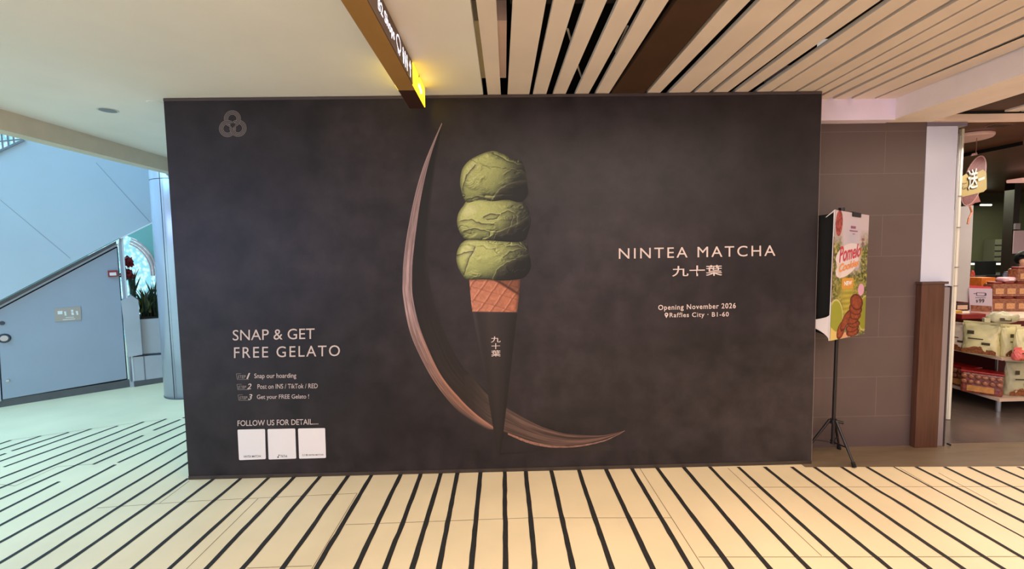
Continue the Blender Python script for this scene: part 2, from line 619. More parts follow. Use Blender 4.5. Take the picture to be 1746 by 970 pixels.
# white face with painted-in lilac light over the shop wall, deep beam and the narrow lintel
bm = bmesh.new()
add_box(bm, (2.0, 3.36, ZB - 0.005), (2.97, 3.46, ZC + 0.25))
bobj('beam_back', bm, M_lilac_lit)
struct(bpy.data.objects['beam_back'], 'short white bulkhead face with its lilac light painted in, above the tiled wall', 'beam')
bm = bmesh.new()
add_box(bm, (2.97, -3.8, ZB), (3.33, 3.46, ZC + 0.25))
o = bobj('beam_side', bm, mat('beam_paint', (244, 230, 226), 0.75, noise=0.015))
struct(o, 'deep painted ceiling beam running towards the shopfront', 'beam')
o = box('beam_lip', (3.33, -3.8, ZB + 0.02), (3.40, 3.43, ZB + 0.08), M_slat)
struct(o, 'thin stepped lip along the outer side of the deep beam', 'beam')
o = box('lintel', (3.33, 3.41, ZB - 0.002), (12, 3.47, ZB + 0.045), mat('lintel_paint', (240, 214, 196), 0.6))
struct(o, 'thin cream lintel across the top of the shop opening', 'beam')
o = box('ceiling_side', (3.405, -3.8, 2.645), (3.845, 3.405, 2.70), M_brown_panel)
struct(o, 'dark brown ceiling panel beyond the deep beam', 'ceiling')
sr = thing('ceiling_slats_side', (4, 0, ZC), 'cream slats beyond the beam at the corridor edge', 'ceiling')
sr['kind'] = 'structure'
for i in range(12):
    x = 3.86 + i * 0.13
    box('slat', (x, -3.8, 2.636), (x + 0.11, 3.405, 2.65), M_slat, sr)
box('void_lining', (3.85, -3.8, ZC + 0.3), (5.6, 3.41, ZC + 0.35), M_dark, sr)
box('void_lining', (3.4, 3.41, 2.626), (12, 3.46, ZC + 0.35), M_dark, sr)
box('side_soffit', (5.42, -3.8, 2.60), (9.5, 3.405, 2.66), M_slat, sr)

# ------------------------------------------------------------------ walls at the back
def brick_mat(name, c1, mortar, bw, bh, ms, rough):
    m = bpy.data.materials.new(name)
    m.use_nodes = True
    nt = m.node_tree
    b = nt.nodes['Principled BSDF']
    tc = nt.nodes.new('ShaderNodeTexCoord')
    sp = nt.nodes.new('ShaderNodeSeparateXYZ')
    cb = nt.nodes.new('ShaderNodeCombineXYZ')
    br = nt.nodes.new('ShaderNodeTexBrick')
    nz = nt.nodes.new('ShaderNodeTexNoise')
    nz.inputs['Scale'].default_value = 2.5
    nz.inputs['Detail'].default_value = 5
    nt.links.new(tc.outputs['Object'], sp.inputs[0])
    ax_ = nt.nodes.new('ShaderNodeMath')
    az_ = nt.nodes.new('ShaderNodeMath')
    ax_.operation = az_.operation = 'ADD'
    ax_.inputs[1].default_value = 0.68
    az_.inputs[1].default_value = 0.0685
    nt.links.new(sp.outputs[0], ax_.inputs[0])
    nt.links.new(sp.outputs[2], az_.inputs[0])
    nt.links.new(ax_.outputs[0], cb.inputs[0])
    nt.links.new(az_.outputs[0], cb.inputs[1])
    nt.links.new(cb.outputs[0], br.inputs['Vector'])
    nt.links.new(tc.outputs['Object'], nz.inputs['Vector'])
    br.inputs['Scale'].default_value = 1.0
    br.inputs['Brick Width'].default_value = bw
    br.inputs['Row Height'].default_value = bh
    br.inputs['Mortar Size'].default_value = ms
    br.inputs['Mortar Smooth'].default_value = 0.3
    br.offset = 0.5
    br.inputs['Color1'].default_value = rgba(c1)
    br.inputs['Color2'].default_value = rgba(np.array(c1) * 1.03)
    br.inputs['Mortar'].default_value = rgba(mortar)
    mx = nt.nodes.new('ShaderNodeMix')
    mx.data_type = 'RGBA'
    mx.blend_type = 'MULTIPLY'
    mx.inputs[0].default_value = 0.5
    rp = nt.nodes.new('ShaderNodeMapRange')
    rp.inputs[3].default_value = 0.55
    rp.inputs[4].default_value = 1.25
    nt.links.new(nz.outputs['Fac'], rp.inputs[0])
    nt.links.new(br.outputs['Color'], mx.inputs[6])
    nt.links.new(rp.outputs[0], mx.inputs[7])
    nt.links.new(mx.outputs[2], b.inputs['Base Color'])
    b.inputs['Roughness'].default_value = rough
    return m


M_walltile = brick_mat('dark_wall_tile', (92, 76, 75), (114, 97, 94), 1.36, 0.3225, 0.0026, 0.45)
o = mesh('wall_back', [(-2.0, 0, 0), (1.0, 0, 0), (1.0, 0, ZB), (-2.0, 0, ZB), (-2.0, .1, 0), (1.0, .1, 0), (1.0, .1, ZB), (-2.0, .1, ZB)],
         [(0, 1, 2, 3), (5, 4, 7, 6), (1, 5, 6, 2), (4, 0, 3, 7), (3, 2, 6, 7), (4, 5, 1, 0)], M_walltile)
o.location = (2.30, YW, 0)
struct(o, 'dark brown-grey stone tiled wall beside the hoarding', 'wall')
o = box('wall_shop_side', (-2.28, YW + 0.1, 0), (-2.2, 8.5, ZC), M_white)
struct(o, 'plain side wall of the closed unit behind the hoarding', 'wall')
o = box('wall_closed_unit', (-2.2, YW, 0), (0.3, YW + 0.1, ZC), M_white)
struct(o, 'plain shopfront wall hidden behind the hoarding', 'wall')

# ------------------------------------------------------------------ hoarding and its printed artwork
hd = thing('hoarding', (0, D, 0), 'wide black printed hoarding with a green gelato cone and pale lettering', 'hoarding')


def panel_mat():
    m = bpy.data.materials.new('hoarding_print')
    m.use_nodes = True
    nt = m.node_tree
    b = nt.nodes['Principled BSDF']
    tc = nt.nodes.new('ShaderNodeTexCoord')
    n1 = nt.nodes.new('ShaderNodeTexNoise')
    n1.inputs['Scale'].default_value = 0.75
    n1.inputs['Detail'].default_value = 3
    n2 = nt.nodes.new('ShaderNodeTexNoise')
    n2.inputs['Scale'].default_value = 5.0
    n2.inputs['Detail'].default_value = 8
    n2.inputs['Roughness'].default_value = 0.62
    for n in (n1, n2):
        nt.links.new(tc.outputs['Object'], n.inputs['Vector'])
    r1 = nt.nodes.new('ShaderNodeValToRGB')
    r1.color_ramp.elements[0].position = 0.35
    r1.color_ramp.elements[0].color = rgba((31, 26, 30))
    r1.color_ramp.elements[1].position = 0.65
    r1.color_ramp.elements[1].color = rgba((49, 42, 45))
    r2 = nt.nodes.new('ShaderNodeMapRange')
    r2.inputs[1].default_value = 0.35
    r2.inputs[2].default_value = 0.7
    r2.inputs[3].default_value = 0.66
    r2.inputs[4].default_value = 1.5
    mx = nt.nodes.new('ShaderNodeMix')
    mx.data_type = 'RGBA'
    mx.blend_type = 'MULTIPLY'
    mx.inputs[0].default_value = 1.0
    nt.links.new(n1.outputs['Fac'], r1.inputs[0])
    nt.links.new(n2.outputs['Fac'], r2.inputs[0])
    nt.links.new(r1.outputs[0], mx.inputs[6])
    nt.links.new(r2.outputs[0], mx.inputs[7])
    nt.links.new(mx.outputs[2], b.inputs['Base Color'])
    b.inputs['Roughness'].default_value = 0.40
    b.inputs['Specular IOR Level'].default_value = 0.3
    return m


M_panel = panel_mat()
box('panel', (HX0, D, 0.0015), (HX1, D + 0.075, ZC - 0.002), M_panel, hd)
box('skirting_strip', (HX0, D - 0.004, 0.0015), (HX1, D, 0.028), mat('skirting_dark', (58, 48, 42), 0.5), hd)
box('edge_trim', (HX1, D + 0.001, 0.003), (HX1 + 0.004, D + 0.074, ZC - 0.004), mat('edge_grey', (120, 108, 104), 0.5), hd)
box('top_trim', (HX0, D - 0.003, ZC - 0.022), (HX1, D, ZC - 0.003), mat('top_trim', (74, 62, 62), 0.5), hd)


def art(name, P, col, eps, wrap=False, parent=None, gain=0.62):
    return grid_obj(name, unproj(P, D - eps), col, M_ink, parent or hd, wrap, gain)


def strip_grid(A, B, nt_, ns_):
    a, b = resample(A, nt_), resample(B, nt_)
    s = np.linspace(0, 1, ns_)[None, :, None]
    return a[:, None] * (1 - s) + b[:, None] * s


BG = np.array([62, 54, 53.])
# soft shadow printed inside the crescent
outer = [(753, 210), (737, 257), (721, 321), (713, 369), (705, 420), (702.5, 500), (711, 538), (728, 592), (752, 643), (786, 681), (838, 727)]
inner = [(753.6, 212), (746, 262), (738, 318), (732, 381), (730, 446), (733, 480), (741.6, 521), (765, 582), (790, 625), (825, 662), (858, 692)]
P = strip_grid(outer, inner, 300, 40)
S = np.linspace(0, 1, 40)[None, :] * np.ones((300, 1))
T = np.linspace(0, 1, 300)[:, None] * np.ones((1, 40))
n = fbm(S * 26, T * 5, 3, 3)
low = np.clip((T - 0.42) / 0.4, 0, 1)
shade = np.array([40, 34, 35.])
c = mix3(shade, np.array([78, 62, 56.]), low * (0.25 + 0.75 * n) * (1 - 0.5 * np.abs(S - 0.4)))
# outer half of the shadow fades into the ground above the wooden part
fade = np.clip((S - 0.7) / 0.3, 0, 1) * (1 - low * 0.75)
c = mix3(c, BG, fade)
art('crescent_shade', P, c, 0.0012, gain=0.46)
# striated front face of the wood
oo = [(753, 209.5), (738, 243), (722, 283), (708, 331), (695, 395), (688, 446), (686.5, 480), (687, 504), (696, 555), (711, 596), (738, 647), (772, 691), (800, 714), (829, 731), (842, 733)]
ii = [(754, 211), (741, 245), (728, 289), (717, 341), (709.5, 392), (704, 440), (702.5, 475), (703.5, 504), (712, 545), (728, 590), (753, 641), (786, 681), (812, 706), (836, 724), (842, 729)]
P = strip_grid(oo, ii, 500, 36)
S = np.linspace(0, 1, 36)[None, :] * np.ones((500, 1))
T = np.linspace(0, 1, 500)[:, None] * np.ones((1, 36))
n = fbm(S * 14 + 3, T * 9, 5, 4)
g = fbm(S * 5, T * 40, 9, 3)
base = mix3((176, 146, 146), (150, 108, 92), (T - 0.55) / 0.3)
base = base * (0.52 + 0.72 * n[..., None]) * (0.9 + 0.2 * g[..., None])
base = mix3(base, (206, 176, 172), np.exp(-(S / 0.07) ** 2) * (1 - T) * 0.8)
base = mix3(base, (186, 128, 106), np.exp(-((S - 0.9) / 0.12) ** 2) * np.clip((T - 0.6) / 0.2, 0, 1) * 0.9)
base = mix3(base, BG * 0.9, np.clip((0.42 - S) / 0.3, 0, 1) * np.clip((T - 0.8) / 0.16, 0, 1) * 0.85)
art('crescent_rim', P, base, 0.0018, gain=0.85)
# inner wooden surface sweeping out to the right-hand tip
up = [(790, 640), (803, 640), (830, 671), (864, 695), (912, 722), (940, 733), (966, 739.5), (1000, 742), (1027, 742), (1050, 738), (1064.7, 734)]
dn = [(800, 695), (815, 710), (838, 727), (867, 739), (898, 750), (925, 757), (949, 759.5), (986, 758), (1010, 754), (1040, 745), (1064.9, 734.6)]
P = strip_grid(up, dn, 400, 40)
S = np.linspace(0, 1, 40)[None, :] * np.ones((400, 1))
T = np.linspace(0, 1, 400)[:, None] * np.ones((1, 40))
n = fbm(S * 20, T * 5, 15, 4)
c = mix3((92, 74, 66), (132, 98, 88), T) * (0.5 + 0.85 * n[..., None])
c = mix3(c, (44, 36, 34), np.exp(-((S - 0.38) / 0.14) ** 2) * np.clip((T - 0.45) * 2.5, 0, 0.7))
c = mix3(c, BG, np.clip(1 - S / 0.25, 0, 1) * np.clip(0.6 - T, 0, 1) * 1.2)
c = mix3(c, (50, 42, 40), np.clip(1 - T / 0.22, 0, 1))
art('crescent_inside', P, c, 0.0014, gain=0.72)
loE = [(866, 738), (898, 750), (925, 757), (949, 760), (986, 759), (1027, 751), (1050, 742), (1065, 734)]
hiE = [(866, 741), (898, 754.5), (925, 761), (949, 763.2), (986, 761.8), (1027, 753.4), (1050, 743.5), (1065.2, 735)]
P = strip_grid(loE, hiE, 240, 8)
S = np.linspace(0, 1, 8)[None, :] * np.ones((240, 1))
T = np.linspace(0, 1, 240)[:, None] * np.ones((1, 8))
c = mix3((186, 132, 112), (160, 124, 112), T) * (0.65 + 0.6 * fbm(S * 3, T * 60, 21, 3)[..., None])
art('crescent_lower_edge', P, c, 0.002)


# scoops
def near(x, y, pts):
    # distance to a polyline and the side it lies on
    best = np.full(x.shape, 1e9)
    sgn = np.zeros(x.shape)
    for (x0, y0), (x1, y1) in zip(pts[:-1], pts[1:]):
        dx, dy = x1 - x0, y1 - y0
        t = np.clip(((x - x0) * dx + (y - y0) * dy) / (dx * dx + dy * dy), 0, 1)
        d = np.hypot(x - x0 - t * dx, y - y0 - t * dy)
        m = d < best
        best = np.where(m, d, best)
        sgn = np.where(m, np.sign((x - x0) * dy - (y - y0) * dx), sgn)
    return best, sgn


def scoop(outline, c0, seed, darkdir, eps, creases=(), flap=None):
    o = resample(outline, 400, True)
    r = np.linspace(0.0, 1, 130)[:, None, None]
    c0 = np.array(c0, float)
    P = c0 + r * (o[None] - c0)
    rr = r[..., 0] * np.ones((1, 400))
    ext = np.array([np.ptp(o[:, 0]), np.ptp(o[:, 1])]) / 2

    def hf(x, y):
        wx = fbm(x / 26.0, y / 16.0, seed, 3) * 2.2
        wy = fbm(x / 22.0 + 9, y / 22.0, seed + 3, 3) * 2.2
        a = fbm(x / 34.0 + wx, y / 12.0 + wy, seed + 5, 4)
        rid = 1 - np.abs(2 * a - 1)
        m_ = np.clip((fbm(x / 30.0, y / 24.0, seed + 21, 2) - 0.42) * 5, 0, 1)     # smooth scraped areas against torn ones
        b = fbm(x / 60.0 + wx * .5, y / 26.0 + wy * .4, seed + 31, 2)
        crease = np.exp(-((b - 0.5) / 0.018) ** 2)
        return 3.6 * m_ * rid ** 3 - 3.0 * crease + 2.0 * b + 0.8 * m_ * fbm(x / 8.0 + wx, y / 5.0 + wy, seed + 8, 3) + 0.35 * fbm(x / 1.7, y / 1.7, seed + 11, 2)
    x, y = P[..., 0], P[..., 1]
    e = 0.7
    gx = (hf(x + e, y) - hf(x - e, y)) / (2 * e)
    gy = (hf(x, y + e) - hf(x, y - e)) / (2 * e)
    dx = (x - c0[0]) / ext[0]
    dy = (y - c0[1]) / ext[1]
    dz = np.sqrt(np.clip(1.02 - rr ** 2, 0.02, 1))
    nx, ny, nz = dx * 0.9 - gx * 0.55, dy * 0.9 - gy * 0.55, dz
    l = np.sqrt(nx ** 2 + ny ** 2 + nz ** 2)
    lam = (nx * -0.62 + ny * -0.42 + nz * 0.66) / l
    lam = np.clip(lam, 0, 1)
    pal = mix3((58, 60, 44), (128, 134, 84), lam / 0.5)
    pal = mix3(pal, (172, 176, 112), (lam - 0.5) / 0.4)
    pal = mix3(pal, (206, 206, 158), (lam - 0.94) / 0.1)
    pal = pal * (0.93 + 0.16 * fbm(x / 1.1, y / 1.1, seed + 50, 2))[..., None]
    edge = np.clip((dx + dy * 0.3 - 0.15) / 0.75, 0, 1)
    pal = mix3(pal, pal * np.array([0.46, 0.46, 0.60]), edge)
    jx, jy = x + 3 * (fbm(x / 7, y / 7, seed + 60, 2) - .5), y + 3 * (fbm(x / 7, y / 7, seed + 61, 2) - .5)
    if flap is not None:
        d, sg = near(jx, jy, flap)
        inside = np.clip(-sg * d / 2.0 + 0.2, 0, 1) * np.clip((x - flap[0][0]) / 6 + .5, 0, 1)
        pal = mix3(pal, pal * np.array([0.62, 0.60, 0.68]), inside)
        creases = tuple(creases) + (flap,)
    for cr in creases:
        d, sg = near(jx, jy, cr)
        pal = mix3(pal, (44, 44, 34), np.exp(-(d / 0.9) ** 2) * 0.75)
        pal = mix3(pal, (196, 196, 140), np.exp(-((d - 1.8) / 0.9) ** 2) * (sg > 0) * 0.42 * (1 - edge * .6))
        pal = mix3(pal, (70, 70, 52), np.exp(-(d / 4.0) ** 2) * (sg < 0) * 0.35)
    pal = pal * (1 - 0.35 * np.clip((rr - 0.9) / 0.1, 0, 1)[..., None])
    return P, pal


u1 = lambda L: [(660 + .3196 * a, 190 + .3196 * b) for a, b in L]
s3 = u1([(370, 770), (378, 735), (400, 700), (440, 684), (560, 688), (690, 692), (742, 700), (758, 760), (768, 820), (752, 865), (715, 892), (620, 902), (520, 896), (425, 894), (388, 850), (372, 805)])
s2 = u1([(373, 590), (380, 545), (405, 505), (440, 472), (560, 470), (690, 474), (742, 500), (760, 540), (766, 590), (755, 640), (735, 685), (680, 697), (560, 688), (480, 686), (412, 677), (384, 635)])
s1 = u1([(389, 385), (393, 340), (405, 300), (440, 260), (500, 228), (560, 211), (615, 224), (660, 250), (712, 262), (732, 300), (742, 345), (750, 400), (752, 440), (730, 474), (700, 484), (640, 471), (560, 479), (500, 470), (432, 486), (408, 462), (396, 425)])
CR1 = [u1(l) for l in ([(560, 222), (640, 262), (700, 285), (728, 292)], [(625, 335), (665, 312), (720, 322), (742, 350)], [(402, 420), (425, 340), (470, 285)], [(425, 470), (480, 455), (560, 468)])]
CR2 = [u1(l) for l in ([(515, 562), (550, 548), (600, 552), (585, 572), (535, 574)], [(608, 548), (640, 532), (672, 540)], [(395, 585), (450, 575), (500, 598), (570, 600)], [(410, 640), (470, 622), (540, 640)], [(668, 560), (660, 600), (640, 640)], [(690, 560), (684, 610)])]
CR3 = [u1(l) for l in ([(470, 725), (435, 790), (410, 870)], [(372, 768), (420, 752), (455, 745)], [(620, 778), (660, 748), (725, 735)], [(640, 720), (700, 715), (742, 740)])]
FL1, FL2, FL3 = u1([(560, 476), (585, 440), (630, 398), (700, 378), (755, 372)]), u1([(520, 692), (570, 655), (640, 628), (700, 600), (762, 560)]), u1([(570, 890), (590, 845), (640, 808), (700, 785), (768, 762)])
for outl, cc, sd, ep, crs, flp in ((s3, (842, 443), 31, .0022, CR3, FL3), (s2, (842, 376), 47, .0026, CR2, FL2), (s1, (840, 303), 12, .0030, CR1, FL1)):
    P, c = scoop(outl, cc, sd, 0, ep, crs, flp)
    art('gelato_scoop', P, c, ep, wrap=True, gain=0.95)
# waffle cone
u2 = lambda L: [(660 + .3401 * a, 470 + .3402 * b) for a, b in L]
P = strip_grid(u2([(412, 15), (418, 95), (427, 182)]), u2([(668, 15), (662, 95), (652, 182)]), 120, 160)
x, y = P[..., 0], P[..., 1]
w = (fbm(x / 9, y / 9, 61, 3) - 0.5) * 3
q1 = np.abs(((x * 0.88 + y * 0.62 + w) / 19.0) % 1 - 0.5)
q2 = np.abs(((-x * 0.28 + y * 0.95 + w + x * 0.0) / 20.0) % 1 - 0.5)
g = np.exp(-((0.5 - q1) / 0.07) ** 2) + 0.7 * np.exp(-((0.5 - q2) / 0.06) ** 2)
S = np.linspace(0, 1, 160)[None, :] * np.ones((120, 1))
c = mix3((196, 128, 104), (176, 106, 80), S) * (0.86 + 0.26 * fbm(x / 3, y / 3, 66, 3)[..., None])
c = mix3(c, (232, 168, 140), np.clip(g - 0.15, 0, 1) * 0.6)
c = mix3(c, (118, 64, 44), np.roll(np.clip(g, 0, 1), 5, 1) * 0.6)
fl = (x - 846) * 0.62 - (y - 478)          # overlapping flap on the right
c = mix3(c, (86, 48, 36), np.exp(-(fl / 2.6) ** 2) * (x > 838) * 0.9)
c = mix3(c, c * 0.72, (fl > 0) * (x > 846) * 1.0)
c = mix3(c, (70, 42, 32), np.exp(-((S - 1) / 0.05) ** 2) * 0.6)
c = mix3(c, (70, 46, 34), np.clip(1 - (y - 475) / 6.0, 0, 1) * 0.6)
art('waffle_cone', P, c, 0.0016, gain=0.85)
# paper sleeve
P = strip_grid([(804.5, 531), (813, 575), (829, 656), (848, 774)], [(882.6, 532), (876, 585), (864, 690), (853.5, 774)], 200, 90)
S = np.linspace(0, 1, 90)[None, :] * np.ones((200, 1))
T = np.linspace(0, 1, 200)[:, None] * np.ones((1, 90))
c = mix3((50, 42, 45), (66, 57, 58), np.exp(-((S - 0.42) / 0.24) ** 2))
c = mix3(c, (80, 74, 80), np.exp(-((S - 0.04) / 0.05) ** 2) * (1 - T) * 0.7)
c = mix3(c, (30, 25, 27), np.clip((S - 0.72) / 0.28, 0, 1) * 0.8)
c = mix3(c, (44, 36, 32), T * 0.7)
c = c * (0.95 + 0.1 * fbm(P[..., 0] / 2, P[..., 1] / 2, 77, 3)[..., None])
c = mix3(c, (110, 96, 96), np.exp(-(T / 0.006) ** 2) * 0.5)
art('paper_sleeve', P, c, 0.0024)
# printed ground shadow at the sleeve tip
P = strip_grid([(852, 772.5), (900, 769), (960, 766), (1040, 758)], [(852, 775), (900, 773), (960, 771), (1040, 768)], 60, 8)
T = np.linspace(0, 1, 60)[:, None] * np.ones((1, 8))
art('ground_shadow', P, mix3((38, 30, 28), BG, T ** 0.7), 0.001)


def ptext(s, x0, x1, tl, bl, tr, br, m=None, name='lettering', eps=0.003, parent=None, **k):
    Y = D - eps
    m = m or M_copper
    return letter(name, s, at(x0, tl, 'Y', Y), at(x1, tr, 'Y', Y), at(x0, bl, 'Y', Y), at(x1, br, 'Y', Y), m, parent or hd, **k)


ptext('NINTEA MATCHA', 1055.2, 1322, 423.3, 441.4, 418, 436.2, space=1.25)
ptext('九十葉', 1146, 1231.4, 453.6, 471.5, 451.5, 469.8, bold=0.008)
ptext('Opening November 2026', 1122.3, 1254.6, 519.9, 531.2, 516.4, 528.2, bold=0.012, space=1.15)
ptext('Raffles City · B1-60', 1141.8, 1242.6, 533.2, 543.4, 531.6, 541.8, bold=0.012, space=1.15)
ptext('九', 837, 853.5, 573.8, 584, 573.4, 583.6, bold=0.006)
ptext('十', 838, 852.5, 585.4, 595.4, 585.0, 595, bold=0.006)
ptext('葉', 837.5, 853.5, 597.2, 608, 596.8, 607.6, bold=0.006)


# serifed capitals drawn as strokes: thin flat bars placed on the poster
def serif_line(s, x0, x1, tl, bl, tr, br, **k):
    ob = ptext(s, x0, x1, tl, bl, tr, br, **k)
    return ob


serif_line('SNAP & GET', 396.8, 536.4, 562.6, 580.6, 559.6, 577.8)
serif_line('FREE GELATO', 399, 579.6, 592, 610.6, 588.4, 607, space=1.2)
for n_, txt, x0, x1, tl, bl, tr, br in (('1', 'Snap our hoarding', 433.6, 505.1, 636.8, 647.4, 636, 646.4),
                                        ('2', 'Post on INS / TikTok / RED', 439, 541.6, 655, 663, 653.8, 661.8),
                                        ('3', 'Get your FREE Gelato !', 438.1, 526.8, 673, 682.4, 672, 681.6)):
    ptext(txt, x0, x1, tl, bl, tr, br, bold=0.003)
rows = [(420, 426.6, 636, 646), (421, 428.8, 654, 663.4), (422.8, 430.2, 672, 681.6)]
for (a, b, t, bt), n_ in zip(rows, '123'):
    ptext(n_, a, b, t, bt, t - .1, bt - .1, shear=0.25, bold=0.008)
    ptext('STEP', a - 15, a - 1, t + 3.8, bt - 0.6, t + 3.6, bt - 0.8, m=M_copper_dim, shear=0.2, bold=0.01)
    bm = bmesh.new()
    for (xa, ya, xb, yb) in ((a - 17, t + 1.2, a - 9, t + 1.0), (a - 17, t + 1.2, a - 15.5, bt + 1), (a - 15.5, bt + 1, a + 4, bt + 0.8)):
        p, q = at(xa, ya, 'Y', D - .003), at(xb, yb, 'Y', D - .003)
        d = (q - p).normalized() * 0.0012
        nn = Vector((-d.z, 0, d.x))
        f = [bm.verts.new(v) for v in (p - nn, q - nn, q + nn, p + nn)]
        bm.faces.new(f)
    bobj('step_bracket', bm, M_copper_dim, hd)
ptext('FOLLOW US FOR DETAIL....', 405, 542.6, 716.8, 726.4, 714, 723.6, bold=0.006)
# map pin
bm = bmesh.new()
cx, cy = 1136.3, 536.3
ring = [at(cx + 3.1 * math.cos(t), cy + 3.1 * math.sin(t) - 0.2, 'Y', D - .003) for t in np.linspace(math.radians(150), math.radians(390), 18)]
ring.append(at(cx, cy + 6, 'Y', D - .003))
hole = [at(cx + 1.2 * math.cos(t), cy - .2 + 1.2 * math.sin(t), 'Y', D - .0034) for t in np.linspace(0, 2 * math.pi, 12, endpoint=False)]
bm.faces.new([bm.verts.new(v) for v in ring])
bobj('map_pin', bm, M_copper, hd)
bm = bmesh.new()
bm.faces.new([bm.verts.new(v) for v in hole])
bobj('map_pin_hole', bm, M_panel, hd)
# cards (their codes are left out)
cards = [(((404.9, 732.5), (451.8, 731.4), (453.2, 782.6), (407.6, 784.5)), ('NINTEA MATCHA', 415.6, 445.2, 776.6, 780.2, 775.8, 779.4)),
         (((456.1, 731.6), (503.3, 730.6), (505.1, 781.8), (458, 783.4)), ('TikTok', 478, 490, 775.8, 779.8, 775.4, 779.4)),
         (((508.1, 730.6), (554.2, 729.8), (555.8, 780.7), (510, 782)), ('九十葉 NINTEA MATCHA', 515, 551.5, 774.2, 777.6, 773.2, 776.6))]
for q, cap in cards:
    bm = bmesh.new()
    pts = []
    q = [np.array(v, float) for v in q]
    for i in range(4):
        p, a, b = q[i], q[i - 1], q[(i + 1) % 4]
        da, db = (a - p) / np.linalg.norm(a - p), (b - p) / np.linalg.norm(b - p)
        for t in np.linspace(0, 1, 5):
            cc = p + (da * (1 - t) ** 2 + db * t ** 2) * 2.0
            pts.append(at(cc[0], cc[1], 'Y', D - .0022))
    add_prism(bm, pts, (0, 0.0012, 0))
    cd = bobj('code_card', bm, M_card, hd)
    ptext(cap[0], *cap[1:], m=M_cardink, parent=cd, bold=0.008, name='caption', eps=.0026)
# music note beside the second caption
bm = bmesh.new()
for (x0, y0, x1, y1) in ((474.6, 775.2, 475.4, 780), (475.4, 775.2, 477, 776.6), (472.8, 778.4, 475, 780.4)):
    bm.faces.new([bm.verts.new(at(a, b, 'Y', D - .0026)) for a, b in ((x0, y0), (x1, y0), (x1, y1), (x0, y1))])
bobj('note_icon', bm, M_cardink, hd)

# interlaced emblem of three rings, each drawn with four parallel lines
bm = bmesh.new()
RC = ((396.2, 202.6), (387.9, 219.2), (405.9, 218.6))      # top, left, right
HID = {0: (1,), 1: (2,), 2: (0,)}                          # ring k passes under these
r_in, r_out = 7.2, 14.4
for k, (cx, cy) in enumerate(RC):
    for rr in (7.6, 9.7, 11.8, 13.9):
        N = 96
        for i in range(N):
            a, b = 2 * math.pi * i / N, 2 * math.pi * (i + 1) / N
            mx_, my_ = cx + rr * math.cos((a + b) / 2), cy + rr * math.sin((a + b) / 2)
            if any(r_in + .1 < math.hypot(mx_ - RC[h][0], my_ - RC[h][1]) < r_out + .2 for h in HID[k]):
                continue
            q = [(rr - .36, a), (rr + .36, a), (rr + .36, b), (rr - .36, b)]
            bm.faces.new([bm.verts.new(at(cx + p * math.cos(t), cy + p * math.sin(t), 'Y', D - .003)) for p, t in q])
bobj('emblem', bm, M_copper_dim, hd)

# ------------------------------------------------------------------ hanging direction sign
XS = -0.51
sg = thing('direction_sign', (XS, 3.04, ZC), 'long bronze box sign with lit white lettering and yellow end, under the ceiling', 'sign')
M_bronze = mat('bronze_sign_metal', (168, 126, 72), 0.5, 0.2, noise=0.04, scale=3)
M_signside = mat('sign_side_metal', (112, 92, 84), 0.5, 0.25)
ZS = 2.594
box('housing', (-0.612, -0.6, ZS), (XS - 0.004, 3.04, ZC), M_bronze, sg)
box('side_face', (XS - 0.004, -0.6, ZS + 0.004), (XS, 2.64, ZC - 0.004), M_signside, sg)
M_yel = mat('lit_yellow_panel', (250, 220, 40), 0.5, emit=(255, 214, 40), estr=2.3)
for xx in (XS - 0.004, -0.616):
    box('yellow_panel', (xx, 2.645, ZS + 0.004), (xx + 0.005, 3.036, ZC - 0.006), M_yel, sg)
box('end_patch', (-0.613, 2.72, ZS - 0.0015), (XS - 0.003, 3.041, ZS + 0.002), mat('end_patch_dark', (58, 30, 24), 0.5), sg)  # darker red-brown patch under the far end of the housing
tube('screw', (XS + 0.004, 2.83, ZC - 0.012), (XS - 0.002, 2.83, ZC - 0.012), 0.007, M_blackmetal, sg)
M_lit = mat('lit_white_letters', (245, 240, 255), 0.5, emit=(240, 240, 255), estr=1.5)


def side(s, y0, y1, z0, z1, **k):
    x = XS + 0.0015
    letter('lettering', s, (x, y0, z1), (x, y1, z1), (x, y0, z0), (x, y1, z0), M_lit, sg, **k)


side('B2 Shops', 1.935, 2.215, ZS + 0.032, ZS + 0.10, bold=0.012)
x = XS + 0.0015


def ico(name, polys, m=None):
    bm = bmesh.new()
    for pl in polys:
        bm.faces.new([bm.verts.new((x, y, z)) for y, z in pl])
    bobj(name, bm, m or M_lit, sg)


def annulus(cy, cz, ry, rz, w, n=20):
    out = []
    for i in range(n):
        a, b = 2 * math.pi * i / n, 2 * math.pi * (i + 1) / n
        out.append([(cy + ry * math.cos(a), cz + rz * math.sin(a)), (cy + ry * math.cos(b), cz + rz * math.sin(b)),
                    (cy + (ry - w) * math.cos(b), cz + (rz - w) * math.sin(b)), (cy + (ry - w) * math.cos(a), cz + (rz - w) * math.sin(a))])
    return out


